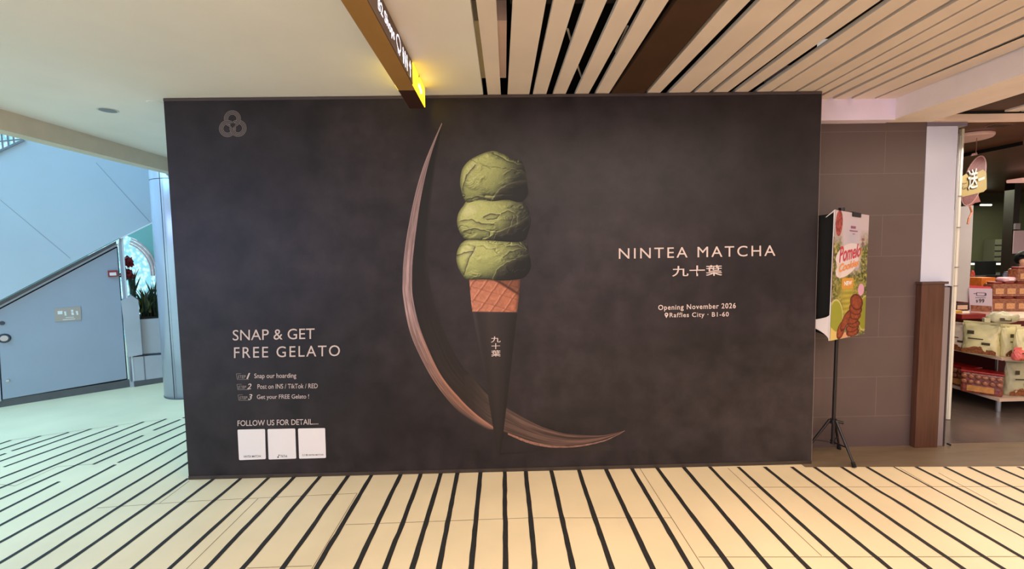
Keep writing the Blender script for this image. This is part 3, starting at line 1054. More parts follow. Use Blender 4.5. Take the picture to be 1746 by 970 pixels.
ico('ring_icon', annulus(2.30, ZS + 0.076, 0.048, 0.040, 0.009) + [[(2.28, ZS + 0.022), (2.293, ZS + 0.022), (2.293, ZS + 0.045), (2.28, ZS + 0.045)], [(2.307, ZS + 0.022), (2.32, ZS + 0.022), (2.32, ZS + 0.045), (2.307, ZS + 0.045)]])
for i, cy_ in enumerate((2.40, 2.445, 2.49)):
    ico('person_icon', annulus(cy_, ZS + 0.093, 0.011, 0.011, 0.0109, 10) + [[(cy_ - 0.015, ZS + 0.05), (cy_ + 0.015, ZS + 0.05), (cy_ + 0.012, ZS + 0.08), (cy_ - 0.012, ZS + 0.08)], [(cy_ - 0.009, ZS + 0.02), (cy_ + 0.009, ZS + 0.02), (cy_ + 0.009, ZS + 0.05), (cy_ - 0.009, ZS + 0.05)]])
ico('arrow_icon', [[(2.565, ZS + 0.018), (2.58, ZS + 0.018), (2.58, ZS + 0.09), (2.565, ZS + 0.09)], [(2.545, ZS + 0.072), (2.60, ZS + 0.072), (2.5725, ZS + 0.112)]])
M_pale = mat('lit_pale_panel', (255, 250, 190), 0.5, emit=(255, 250, 190), estr=1.6)
ico('panel_arrow', [[(2.80, ZS + 0.05), (2.93, ZS + 0.05), (2.93, ZS + 0.075), (2.80, ZS + 0.075)], [(2.86, ZS + 0.1), (2.94, ZS + 0.0625), (2.86, ZS + 0.025)]], M_pale)

# ceiling fittings on the left
dl = thing('downlight', at(184, 188, 'Z', ZC), 'small white round recessed downlight in the left plaster ceiling', 'ceiling light')
c0 = at(184, 187.5, 'Z', ZC)
bm = bmesh.new()
add_lathe(bm, [(0.062, -0.004), (0.066, -0.001), (0.066, 0.0)], c0, 28)
bobj('trim_ring', bm, mat('fitting_white', (200, 202, 200), 0.4), dl)
bm = bmesh.new()
add_lathe(bm, [(0.052, -0.0062), (0.052, -0.0042)], c0, 28)
bobj('lens', bm, mat('fitting_grey', (120, 120, 122), 0.3), dl)
bm = bmesh.new()
add_lathe(bm, [(0.05, -0.003), (0.055, -0.001), (0.055, 0.0)], at(266, 175.5, 'Z', ZC), 24)
tag(bobj('cover_plate', bm, M_plaster), 'faint round cover plate on the ceiling near the hoarding corner', 'cover plate')

# ------------------------------------------------------------------ left: stair wall, door, planter
W0 = at(0, 695, 'Z', 0)
W1 = at(285, 650, 'Z', 0)
WD = (W1 - W0).normalized()
WN = Vector((WD.y, -WD.x, 0))      # towards the viewer
if WN.dot(Vector((0, 0, 0)) - W0) < 0:
    WN = -WN


def wp(px, py, off=0.0):
    return hit(px, py, W0 + WN * off, WN)


def wprism(name, pxs, off, thick, m, parent=None):
    """slab whose front face lies 'off' metres in front of the wall line."""
    return prism(name, [wp(a, b, off) for a, b in pxs], -WN * thick, m, parent)


far = -900
sw = wprism('wall_stair', [(-700, 885), (0, 512), (205, 405), (262, 378), (305, 356), (345, 60), (250, 130), (40, 240), (0, 258), (-700, 560)], 0.06, 0.2, M_stair)
struct(sw, 'pale blue-grey sloping side wall of the staircase', 'wall')
wprism('joint', [(163, 277), (164, 277), (256, 378), (255, 378.8)], 0.062, 0.003, mat('faint_joint', (140, 152, 164), 0.6), sw)
wprism('joint', [(0, 341), (0, 340), (120, 440), (119.4, 440.6)], 0.062, 0.003, mat('faint_joint', (140, 152, 164), 0.6), sw)
wprism('edge_strip', [(203, 406.2), (262, 377.6), (262, 379.6), (207, 406.8)], 0.064, 0.01, mat('bright_edge', (225, 232, 236), 0.4), sw)
wprism('top_rail', [(-200, 352), (-200, 346), (40, 236.5), (42, 239.5)], 0.08, 0.06, M_frame, sw)
uw = wprism('wall_under_stair', [(-700, 905), (0, 693), (205, 657), (198, 411), (0, 514), (-700, 890)], -0.03, 0.06, M_frame)
struct(uw, 'blue-grey wall panel under the stairs around the slanted door', 'wall')
kk = wprism('baseboard_left', [(-700, 905), (-700, 880), (0, 682), (226, 646.5), (229, 659)], -0.01, 0.05, M_kick)
struct(kk, 'dark grey skirting below the slanted door', 'skirting')
dr = thing('door_1', wp(110, 670), 'grey slanted-top door under the stairs with a small pictogram plate', 'door')
dr['kind'] = 'structure'
wprism('gap', [(-1, 526), (200.4, 419.5), (217.8, 647), (2.5, 683.5)], -0.028, 0.006, M_gap, dr)
wprism('leaf', [(-4, 529.5), (199, 422.4), (216, 645.3), (4.6, 681)], 0.002, 0.04, M_door, dr)
wprism('leaf', [(-700, 900), (-700, 885), (-7, 532), (2.2, 684)], 0.0, 0.04, M_door, dr)
wprism('frame', [(202, 418), (203, 407), (209.5, 404), (229.5, 650), (222.5, 651)], 0.03, 0.06, mat('frame_light', (150, 158, 170), 0.35), dr)
wprism('frame', [(206.5, 405.5), (209.5, 404), (229.5, 650), (226.8, 650.5)], 0.034, 0.01, mat('frame_bright', (205, 212, 220), 0.3), dr)
wprism('frame', [(-300, 680), (0, 521), (201, 415), (200, 419), (0, 524.5), (-300, 684)], 0.012, 0.03, mat('frame_light', (150, 158, 170), 0.35), dr)


def wdisc(name, px, py, r, off, m, parent, h=0.012):
    c = wp(px, py, off)
    return tube(name, c - WN * h, c, r, m, parent, r * 0.85, 24)


k1 = wdisc('knob', 7, 577, 0.052, 0.018, mat('knob_dark', (70, 80, 92), 0.3, 0.7), dr)
k2 = wdisc('knob_face', 7, 577, 0.036, 0.03, M_metal, dr)
wdisc('lock', 3, 551, 0.022, 0.014, mat('knob_dark', (70, 80, 92), 0.3, 0.7), dr)
wdisc('stud', 13, 649, 0.016, 0.014, M_metal, dr)
sp = wprism('pictogram_plate', [(93, 526), (137.5, 522.5), (138.5, 545.5), (94, 549)], 0.008, 0.006, mat('beige_plate', (170, 160, 150), 0.35), dr)
bm = bmesh.new()
for q in ([(98, 530.5), (106.5, 530), (106.5, 535.5), (98.5, 536)], [(109, 531), (112.5, 530.8), (113.5, 538), (110.5, 538.3)],
          [(121, 528.2), (124.8, 528), (125.2, 531.5), (121.4, 531.8)], [(121.4, 532.6), (125.2, 532.4), (126.3, 537), (122.2, 537.3)], [(129, 530.3), (132.5, 530), (133.5, 536.8), (131, 537)],
          [(112, 541), (126, 540.1), (126, 541), (112, 541.9)], [(107, 544.6), (128, 543), (128, 544), (107, 545.6)]):
    add_prism(bm, [wp(a, b, 0.0096) for a, b in q], -WN * 0.0012)
bobj('pictograms', bm, mat('plate_white', (226, 232, 234), 0.5), sp)
al = wprism('alarm_box', [(183.5, 461.5), (200, 460.5), (201, 471), (184.5, 472.3)], 0.03, 0.03, mat('alarm_red', (150, 40, 48), 0.45), dr)
wprism('alarm_label', [(186.5, 464.8), (198, 464.2), (198.6, 469.4), (187, 470)], 0.0315, 0.002, M_card, al)

# planter to the right of the door
M_planter = mat('planter_stone', (178, 182, 190), 0.55, noise=0.03, scale=3)
pl = thing('planter', wp(250, 655), 'pale stone planter wall with a peaked end block beside the slanted door', 'planter')
wprism('end_block', [(206, 513), (224, 504), (236, 512), (243, 604.5), (218, 609)], 0.05, 0.35, M_planter, pl)
wprism('trough_front', [(236, 545), (300, 541), (300, 600), (243, 604)], 0.0, 0.05, M_planter, pl)
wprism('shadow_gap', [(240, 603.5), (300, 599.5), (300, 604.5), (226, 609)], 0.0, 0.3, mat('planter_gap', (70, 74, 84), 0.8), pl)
wprism('base', [(217, 609.5), (300, 603.5), (300, 655), (222, 661)], 0.03, 0.4, M_planter, pl)
wprism('base_groove', [(244, 607.5), (246, 607.3), (249, 648), (247, 648.4)], 0.032, 0.004, M_frame, pl)
wprism('base_skirt', [(228, 650), (300, 640.5), (300, 652), (229, 660)], 0.034, 0.05, M_kick, pl)
wprism('soil', [(237, 546.5), (300, 542.5), (300, 541), (240, 541)], -0.05, 0.5, mat('soil', (46, 36, 34), 0.9, noise=0.2, scale=30), pl)

rp_ = random.Random(11)
M_leafd = mat('leaf_dark', (44, 62, 44), 0.5, noise=0.25, scale=20)
M_leaf = mat('leaf_olive', (110, 118, 64), 0.5, noise=0.2, scale=20)
M_red = mat('red_petal', (140, 22, 34), 0.5, noise=0.15, scale=30)


def blade(bm, base, tip, w, bend):
    base, tip = Vector(base), Vector(tip)
    d = tip - base
    sd = d.cross(Vector((rp_.uniform(-1, 1), rp_.uniform(-1, 1), 0.1))).normalized()
    prev = None
    for i in range(6):
        t = i / 5
        c = base + d * t + Vector(bend) * (t * t)
        ww = w * (math.sin(math.pi * (0.12 + 0.88 * t)) + 0.02)
        cur = (bm.verts.new(c - sd * ww), bm.verts.new(c + sd * ww))
        if prev:
            bm.faces.new((prev[0], prev[1], cur[1], cur[0]))
        prev = cur


def plant(px0, px1, ybot, ytop, n, m, label, name, w=0.012, group=None):
    c = wp((px0 + px1) / 2, ybot, -0.25)
    t = thing(name, c, label, 'plant', group)
    bm = bmesh.new()
    for i in range(n):
        a = wp(rp_.uniform(px0, px1), ybot + 3, -rp_.uniform(0.15, 0.45))
        b = wp(rp_.uniform(px0 - 6, px1 + 6), rp_.uniform(ytop, (ytop + ybot) / 2), -rp_.uniform(0.1, 0.5))
        blade(bm, a, b, w * rp_.uniform(0.6, 1.4), (rp_.uniform(-.08, .08), rp_.uniform(-.06, .06), rp_.uniform(-.12, 0)))
    bobj('leaves', bm, m, t)
    return t


plant(240, 256, 546, 476, 46, M_leafd, 'dark bladed plant in the planter, next to the end block', 'grassy_plant', 0.013)
plant(256, 276, 546, 470, 54, M_leafd, 'dark dense bladed plant in the planter, closest to the column', 'grassy_plant', 0.013)
plant(236, 262, 530, 480, 22, M_leaf, 'olive leafy plant rising behind the dark blades', 'leafy_plant', 0.02)
fp = plant(222, 232, 512, 436, 14, M_leafd, 'tall leaning plant carrying two round red flower heads beside the door frame', 'flowering_plant', 0.012)
for (x_, y_) in ((217.5, 445), (217.5, 467.5)):
    bm = bmesh.new()
    c = wp(x_, y_, -0.2)
    for i in range(26):
        a, b = rp_.uniform(0, 2 * math.pi), rp_.uniform(-1, 1)
        dv = Vector((math.cos(a) * math.sqrt(1 - b * b), math.sin(a) * math.sqrt(1 - b * b), b))
        blade(bm, c, c + dv * 0.085, 0.03, (0, 0, -0.01))
    r = bmesh.ops.create_icosphere(bm, subdivisions=2, radius=0.055)
    for v in r['verts']:
        v.co = v.co + c
    bobj('flower_head', bm, M_red, fp, True)

# column with polished cladding
cc = Vector((-3.80, 5.42, 0))
bm = bmesh.new()
add_lathe(bm, [(0.33, 0.0), (0.33, 4.2)], cc, 64)
col_ = bobj('column', bm, M_clad, None, True)
struct(col_, 'round column in pale bluish polished cladding', 'column')
for f in col_.data.polygons:
    f.use_smooth = abs(f.normal.z) < 0.5
bm = bmesh.new()
for ang in (-98, -93):
    t = math.radians(ang)
    dv = Vector((math.cos(t), math.sin(t), 0))
    add_tube(bm, cc + dv * 0.328, cc + dv * 0.328 + Vector((0, 0, 4.2)), 0.0045 if ang == -98 else 0.002, None, 8)
bobj('seam', bm, M_gap, col_)
bm = bmesh.new()
zj = at(265, 307, 'Y', 5.2).z
add_lathe(bm, [(0.3315, zj - 0.003), (0.3315, zj + 0.003)], cc, 64)
bobj('ring_joint', bm, M_gap, col_)
bm = bmesh.new()
add_lathe(bm, [(0.333, 0.0), (0.333, 0.012)], cc, 64)
bobj('base_ring', bm, M_kick, col_)

# atrium beyond: bright glazing, teal wall, pink-ribbed canopy
def glass_mat():
    m = bpy.data.materials.new('daylit_glazing')
    m.use_nodes = True
    nt = m.node_tree
    b = nt.nodes['Principled BSDF']
    tc = nt.nodes.new('ShaderNodeTexCoord')
    v = nt.nodes.new('ShaderNodeTexVoronoi')
    v.inputs['Scale'].default_value = 14
    r = nt.nodes.new('ShaderNodeValToRGB')
    r.color_ramp.elements[0].color = rgba((235, 250, 250))
    r.color_ramp.elements[0].position = 0.15
    r.color_ramp.elements[1].color = rgba((130, 196, 204))
    r.color_ramp.elements[1].position = 0.65
    nt.links.new(tc.outputs['Object'], v.inputs['Vector'])
    nt.links.new(v.outputs['Distance'], r.inputs[0])
    nt.links.new(r.outputs[0], b.inputs['Emission Color'])
    b.inputs['Base Color'].default_value = rgba((120, 160, 165))
    b.inputs['Emission Strength'].default_value = 0.85
    return m


M_glaz = glass_mat()


def yy(px, py, Y):
    return at(px, py, 'Y', Y)


YG = 9.2
o = prism('window_1', [yy(x, y, YG) for x, y in ((150, 600), (290, 600), (290, 470), (262, 455), (250, 428), (230, 408), (205, 398), (150, 395))], (0, 0.03, 0), M_glaz)
struct(o, 'bright daylit mottled glazing seen behind the planter', 'window')
M_pink = mat('canopy_pink', (196, 156, 156), 0.6)
cn = thing('canopy', yy(250, 430, YG - 0.3), 'round outdoor canopy with curved pink ribs behind the planter', 'canopy')
for kx in range(3):
    r_ = 1 - kx * 0.07
    pts = []
    for t in np.linspace(0, 1, 14):
        a = math.radians(-72 + 72 * t)
        pts.append(yy(205 + 62 * r_ * math.cos(a), 470 + 66 * r_ * math.sin(a), YG - 0.12))
    bm = bmesh.new()
    ribbon(bm, pts, 0.014 + 0.006 * (kx % 2), 8)
    bobj('rib', bm, M_pink, cn)
q = yy(268, 470, YG - 0.12)
tube('pole', Vector((q.x, q.y, 0.002)), q, 0.03, M_pink, cn)
o = box('wall_atrium', (-14, YG + 0.1, 0), (-2.3, YG + 0.2, 7.0), mat('teal_wall', (120, 166, 160), 0.7, noise=0.05, scale=0.6))
struct(o, 'teal wall at the far side of the atrium', 'wall')
YG2 = 8.6
o = prism('window_2', [yy(x, y, YG2) for x, y in ((-60, 300), (70, 262), (70, 205), (-60, 190))], (0, 0.03, 0), M_glaz)
struct(o, 'bright cyan glazing high above the staircase', 'window')
bm = bmesh.new()
for x_ in (2, 12, 22):
    ribbon(bm, [yy(x_, 225, YG2 - .02), yy(x_ + 4, 262, YG2 - .02)], 0.012, 6)
ribbon(bm, [yy(-20, 243, YG2 - .02), yy(50, 236, YG2 - .02)], 0.012, 6)
bobj('window_frame', bm, M_frame, o)
o = box('wall_atrium_side', (-14, -5, 0), (-13.9, YG + 0.1, 7.0), mat('pale_blue_wall', (178, 196, 204), 0.7))
struct(o, 'pale far side wall of the atrium', 'wall')

# ------------------------------------------------------------------ right: shopfront
YF = YW - 0.004
bm = bmesh.new()
A_, B_ = Vector((3.302, YW - 0.002, 0)), Vector((3.46, YW - 0.002, 0))
Cc = Vector((4.10, 3.99, 0))
for z0, z1 in ((1.30, 2.545),):
    add_prism(bm, [A_ + Vector((0, 0, z0)), Vector((3.545, YW - 0.002, z0)), Vector((3.545, YW + 0.1, z0)), Vector((3.302, YW + 0.1, z0))], (0, 0, z1 - z0))
wpn = bobj('wall_pilaster', bm, mat('glossy_white_panel', (206, 210, 232), 0.25, noise=0.01, scale=1))
struct(wpn, 'glossy white shopfront pilaster panel above the brown wood panel', 'wall')
bm = bmesh.new()
add_prism(bm, [Vector((3.546, YW, 0.004)), Vector((3.55, YW, 0.004)), Cc + Vector((0, 0, 0.004)), Cc + Vector((0, 0.05, 0.004)), Vector((3.546, YW + 0.1, 0.004))], (0, 0, 2.53))
o = bobj('wall_reveal', bm, mat('glossy_white_panel', (206, 210, 232), 0.25))
struct(o, 'white return panel leading into the shop beside the pilaster', 'wall')
o = box('lintel_cap', (3.302, YW - 0.002, 2.547), (3.62, YW + 0.14, ZB - 0.003), mat('cap_grey', (120, 112, 130), 0.4))
struct(o, 'grey capping band above the white pilaster', 'trim')
wd = thing('wood_panel', (3.36, 3.42, 0), 'tall narrow brown wood box panel below the white pilaster', 'panel')
box('body', (3.268, 3.40, 0.003), (3.452, 3.446, 1.32), M_wood, wd, 0.002)
box('top_cap', (3.262, 3.392, 1.32), (3.475, 3.446, 1.338), mat('cap_brown', (84, 62, 54), 0.4), wd)
tube('foot_stud', (3.56, 3.425, 0.02), (3.56, 3.40, 0.02), 0.008, M_gap, wd)
pg = thing('metal_post', (3.52, 3.45, 0), 'low grey metal post between the wood panel and the shop entrance', 'post')
box('plate', (3.478, 3.425, 0.003), (3.522, 3.4465, 1.29), M_greymetal, pg, 0.002)
box('edge', (3.522, 3.42, 0.003), (3.532, 3.4465, 1.30), mat('dark_edge', (60, 48, 46), 0.5), pg)
pp = thing('door_post', (4.12, 3.985, 0), 'slim cream-white vertical glass door post at the shop entrance', 'post')
box('rail', (4.108, 3.955, 0.006), (4.130, 3.985, 2.66), mat('post_cream', (240, 236, 222), 0.3), pp, 0.003)
box('rail_edge', (4.099, 3.96, 0.006), (4.105, 3.98, 2.6), mat('post_cream', (240, 236, 222), 0.3), pp)
for z in (2.06, 1.78, 1.42, 1.25):
    box('clip', (4.098, 3.949, z), (4.134, 3.955, z + 0.008), M_greymetal, pp)

# shop interior shell
M_olive = mat('olive_wall', (70, 68, 44), 0.7, noise=0.12, scale=0.8)
o = box('wall_shop_back', (3.6, 8.6, 0), (13, 8.7, 3.0), M_olive)
struct(o, 'dark olive-green back wall of the snack shop', 'wall')
o = box('wall_shop_right', (12.9, 3.5, 0), (13, 8.6, 3.0), M_olive)
struct(o, 'dark right-hand wall of the snack shop', 'wall')
o = box('wall_shop_left', (4.06, 4.06, 0.004), (4.10, 8.6, 2.7), M_olive)
struct(o, 'dark side wall inside the snack shop', 'wall')
M_shopceil = mat('shop_ceiling_gloss', (92, 58, 38), 0.35, noise=0.12, scale=1.2, stretch=(1, 5, 1))
o = box('ceiling_shop', (3.54, 3.60, 2.66), (13, 8.6, 2.72), M_shopceil)
struct(o, 'glossy dark brown ceiling inside the snack shop', 'ceiling')
p, q = at(1640, 268, 'Z', 2.62), at(1740, 248, 'Z', 2.62)
o = prism('beam_shop', [p + Vector((0, -0.08, 0)), q + Vector((0, -0.02, 0)), q + Vector((0, 0.04, 0)), p + Vector((0, 0.12, 0))], (0, 0, 0.038), M_dark)
struct(o, 'black tapering track beam under the shop ceiling', 'beam')
bm = bmesh.new()
add_lathe(bm, [(0.19, -0.03), (0.2, -0.015), (0.2, 0.0)], at(1645, 233, 'Z', 2.655), 32)
tag(bobj('ceiling_lamp', bm, mat('lamp_pink', (206, 170, 160), 0.5, emit=(240, 190, 180), estr=0.08)), 'flat round pinkish lamp on the shop ceiling near the door post', 'ceiling lamp')
vt = thing('air_vent', at(1705, 213, 'Z', 2.655), 'square slatted air vent in the brown shop ceiling', 'vent')
v4 = [at(x, y, 'Z', 2.656) for x, y in ((1676, 217), (1712, 216.5), (1732, 211), (1695, 211))]
prism('frame', v4, (0, 0, 0.004), mat('vent_brown', (130, 100, 88), 0.6), vt)
bm = bmesh.new()
for t in (0.2, 0.4, 0.6, 0.8):
    a, b = v4[0].lerp(v4[3], t), v4[1].lerp(v4[2], t)
    add_tube(bm, a.lerp(b, .1), a.lerp(b, .9), 0.006, None, 6)
bobj('louvres', bm, mat('vent_dark', (70, 46, 38), 0.6), vt)
bm = bmesh.new()
a, b = at(1729, 308, 'Y', 6.2), at(1746, 306, 'Y', 6.2)
add_box(bm, (a.x, 6.1, a.z - 0.02), (b.x + 0.3, 6.3, a.z + 0.025), 0.01)
tag(bobj('spot_lamp', bm, mat('lamp_rose', (236, 170, 150), 0.5, emit=(255, 190, 170), estr=0.5)), 'rosy lit lamp bar hanging at the right edge inside the shop', 'lamp')
M_tube = mat('tube_light', (240, 236, 220), 0.5, emit=(255, 246, 225), estr=1.4)
for (x0, x1, y_, yp, lab) in ((1672, 1690, 349.5, 8.3, 'short white tube light high on the olive back wall'), (1655, 1668, 450, 8.3, 'short white tube light low behind the counter, beside the paper banner'),
                              (1697, 1722, 450, 8.3, 'longer white tube light low below the grey shutters')):
    a, b = at(x0, y_, 'Y', yp), at(x1, y_, 'Y', yp)
    t = thing('tube_lamp', (a + b) / 2, lab, 'lamp')
    tube('tube', a, b, 0.018, M_tube, t)
    box('housing', (a.x, yp, a.z + 0.015), (b.x, yp + 0.3, a.z + 0.05), M_dark, t)
sh = thing('wall_cupboard', at(1714, 440, 'Y', 8.5), 'grey louvred wall cupboard on the olive back wall', 'cupboard')
a, b = at(1697, 408, 'Y', 8.4), at(1731, 446, 'Y', 8.4)
box('body', (a.x, 8.4, b.z), (b.x, 8.6, a.z), mat('cup_grey', (104, 100, 82), 0.6), sh)
bm = bmesh.new()
for i in range(1, 4):
    z = b.z + (a.z - b.z) * i / 4
    add_box(bm, (a.x, 8.39, z - 0.012), (b.x, 8.4, z + 0.006))
bobj('slats', bm, M_gap, sh)
pi = at(1736, 300, 'Y', 7.0).x
o = box('column_shop', (pi - 0.16, 6.9, 0.004), (pi - 0.06, 7.04, 2.65), mat('col_dark', (40, 28, 22), 0.5))
struct(o, 'thin dark post inside the shop near the right edge', 'column')
a, b = at(1733, 393, 'Y', 6.85), at(1752, 432, 'Y', 6.85)
tag(box('notice', (a.x, 6.88, b.z), (b.x, 6.89, a.z), mat('notice_lilac', (190, 160, 164), 0.7)), 'pale lilac paper notice behind the shop assistant', 'notice')
a, b = at(1728, 381, 'Y', 6.9), at(1740, 391, 'Y', 6.9)
tag(box('switch_box', (pi - 0.15, 6.87, b.z), (pi - 0.07, 6.9, a.z), M_greymetal), 'small grey switch box on the dark post above the paper notice', 'switch')
ct = thing('counter', at(1690, 478, 'Y', 7.2), 'black service counter at the back of the shop', 'counter')
a, b = at(1640, 470, 'Y', 7.2), at(1760, 470, 'Y', 7.2)
box('body', (a.x, 7.2, 0.004), (b.x + 1, 7.9, a.z - 0.03), M_dark, ct)
box('top', (a.x - .03, 7.17, a.z - 0.03), (b.x + 1, 7.93, a.z), M_blackmetal, ct)
mn = thing('cash_monitor', at(1683, 450, 'Y', 7.3), 'black hooded monitor standing on the back counter', 'monitor')
a, b = at(1668, 445, 'Y', 7.3), at(1698, 470, 'Y', 7.3)
box('screen', (a.x, 7.3, a.z - 0.28), (b.x, 7.36, a.z), M_dark, mn, 0.01)
box('stand', ((a.x + b.x) / 2 - .04, 7.36, at(1690, 470, 'Y', 7.2).z), ((a.x + b.x) / 2 + .04, 7.42, a.z - .1), M_dark, mn)

# hanging oval promotion sign
hs = thing('hanging_sign', at(1661, 308, 'Y', 4.15), 'oval pink and gold paper sign hanging on a string in the shop entrance', 'sign')
YH = 4.15


def hy(px, py, e=0.0):
    # the sign is turned a little: its right side is farther from the viewer
    return hit(px, py, Vector((at(1661, 308, 'Y', YH).x, YH - e, 0)), Vector((0.35, -0.94, 0)))


ang = math.radians(-14)


def oval(cx, cy, rx, ry, n=40):
    return [(cx + rx * math.cos(t) * math.cos(ang) - ry * math.sin(t) * math.sin(ang) * -1, cy + rx * math.cos(t) * math.sin(ang) * 1 + ry * math.sin(t) * math.cos(ang)) for t in np.linspace(0, 2 * math.pi, n, endpoint=False)]


HN = Vector((0.35, -0.94, 0)).normalized()
prism('board', [hy(x, y) for x, y in oval(1661, 308, 19, 44)], -HN * 0.006, mat('sign_rose_edge', (176, 136, 128), 0.5), hs)
prism('face', [hy(x, y, 0.003) for x, y in oval(1661, 308, 17.2, 42)], -HN * 0.002, mat('sign_rose', (112, 62, 60), 0.5, noise=0.15, scale=60), hs)
prism('gold_band', [hy(x, y, 0.008) for x, y in ((1637, 303), (1648, 296), (1652, 300), (1676, 289), (1682, 294), (1682.5, 322), (1677, 327), (1640, 336), (1636, 330))], -HN * 0.004, mat('sign_gold', (166, 144, 84), 0.5), hs)
letter('lettering', '送', hy(1649, 291, .014), hy(1668, 287, .014), hy(1650, 326, .014), hy(1667, 322, .014), mat('sign_dark_ink', (70, 50, 30), 0.5), hs, bold=0.04)
letter('lettering', '送', hy(1650, 290, .018), hy(1668, 286, .018), hy(1651, 324, .018), hy(1667, 320, .018), mat('sign_cream_ink', (216, 206, 190), 0.5), hs, bold=0.015)
letter('lettering', '一', hy(1668, 305, .018), hy(1679, 301, .018), hy(1668, 309, .018), hy(1679, 305, .018), mat('sign_cream_ink', (246, 236, 222), 0.5), hs, bold=0.02)
letter('lettering', '买二', hy(1638, 313, .018), hy(1649, 310, .018), hy(1638, 325, .018), hy(1649, 322, .018), mat('sign_dark_ink', (70, 50, 30), 0.5), hs, bold=0.01)
prism('ribbon', [hy(x, y, -0.004) for x, y in ((1642, 340), (1668, 332), (1672, 344), (1662, 346), (1654, 352), (1643, 350))], -HN * 0.003, mat('sign_rose2', (140, 80, 72), 0.5), hs)
bm = bmesh.new()
ribbon(bm, [hy(1654, 352), hy(1657, 362), hy(1652, 372), hy(1650, 382)], 0.008, 8)
bobj('tassel', bm, mat('tassel_orange', (206, 136, 104), 0.6), hs)
a = hy(1664, 264)
tube('string', a, Vector((a.x, a.y, 2.66)), 0.003, mat('string', (150, 110, 90), 0.6), hs, None, 6)
prism('clip', [hy(x, y) for x, y in ((1656, 266), (1658, 262), (1666, 260), (1667, 264))], -HN * 0.006, mat('sign_rose_edge', (216, 176, 170), 0.5), hs)

# tall paper banner just inside the entrance
YB = 4.5
tag(prism('paper_banner', [at(x, y, 'Y', YB) for x, y in ((1612, 366), (1640, 352), (1660, 350), (1656.5, 430), (1651, 515.5), (1606, 511))], (0.0, 0.004, 0), mat('banner_paper', (186, 180, 180), 0.7, noise=0.02, scale=4)),
    'long plain pale paper banner hanging just inside the shop entrance', 'banner')

# ------------------------------------------------------------------ display stand with snacks
GX, GY = 4.73, 4.08
GZ = (0.15, 0.55, 0.88)
st = thing('display_stand', (GX + 0.8, GY + 0.7, 0), 'white two-tier snack display stand by the shop entrance', 'display stand')
M_shelf = mat('shelf_cream', (222, 196, 176), 0.45)
M_redin = mat('stand_red', (96, 24, 24), 0.6)
for z in GZ[:2]:
    s_ = box('shelf', (GX, GY, z - 0.03), (GX + 1.6, GY + 1.8, z), M_shelf, st)
box('top_shelf', (GX + 0.28, GY + 0.28, GZ[2] - 0.03), (GX + 1.9, GY + 1.8, GZ[2]), M_shelf, st)
box('riser', (GX + 0.33, GY + 0.33, 0.15), (GX + 1.6, GY + 1.8, GZ[2] - 0.03), M_redin, st)
for (x_, y_) in ((GX + 0.06, GY + 0.06), (GX + 1.54, GY + 0.06), (GX + 0.06, GY + 1.74), (GX + 1.54, GY + 1.74)):
    tube('leg', (x_, y_, 0.004), (x_, y_, 0.12), 0.02, M_metal, st)
box('back_riser', (GX + 0.5, GY + 0.92, GZ[2]), (GX + 1.9, GY + 1.78, 1.12), M_redin, st)
for (x_, y_, z_) in ((GX + 0.06, GY + 0.06, 0.15),):
    tube('upright', (GX + 0.34, GY + 0.34, 0.15), (GX + 0.34, GY + 0.34, 0.55), 0.012, M_metal, st)

FR = {}


def frame_at(c, ang):
    return Matrix.Translation(c) @ Matrix.Rotation(ang, 4, 'Z')


def bag_bm(w, d, h, seed, tall=True):
    """stand-up pouch: wide belly, flat crimped top."""
    r = random.Random(seed)
    bm = bmesh.new()
    nz, na = 14, 28
    rings = []
    for i in range(nz):
        t = i / (nz - 1)
        z = h * t
        dd = d * (1 - t ** 1.8) ** 0.8 * (0.9 + 0.25 * math.sin(t * 3.0)) + 0.004
        ww = w * (0.96 + 0.05 * math.sin(t * 5 + seed))
        ring = []
        for j in range(na):
            a = 2 * math.pi * j / na
            ca, sa = math.cos(a), math.sin(a)
            x = ww / 2 * math.copysign(abs(ca) ** 0.6, ca)
            y = dd / 2 * math.copysign(abs(sa) ** 0.8, sa)
            k = 0.004 * math.sin(j * 2.3 + i * 1.1 + seed) + r.uniform(-.002, .002)
            ring.append(bm.verts.new((x + k, y + k * 1.6, z + (k if 0 < i else 0))))
        rings.append(ring)
    for i in range(nz - 1):
        for j in range(na):
            bm.faces.new((rings[i][j], rings[i][(j + 1) % na], rings[i + 1][(j + 1) % na], rings[i + 1][j]))
    bm.faces.new(rings[0][::-1])
    bm.faces.new(rings[-1])
    return bm


def child(name, bm, m, parent, smooth=False):
    me = bpy.data.meshes.new(name)
    bmesh.ops.recalc_face_normals(bm, faces=bm.faces)
    bm.to_mesh(me)
    bm.free()
    return link(name, me, m, parent, smooth)


def bump_patch(w, h, y, z0, seed, amp=0.012, n=9):
    """lumpy biscuit picture printed low on a pouch."""
    r = random.Random(seed)
    bm = bmesh.new()
    pts = [(-w / 2, z0), (w / 2, z0)]
    top = [(w / 2 - w * i / n, z0 + h * (0.45 + 0.55 * math.sin(math.pi * i / n)) * r.uniform(.75, 1.1)) for i in range(n + 1)]
    vs = [bm.verts.new((a, y, b)) for a, b in pts + top]
    bm.faces.new(vs)
    return bm


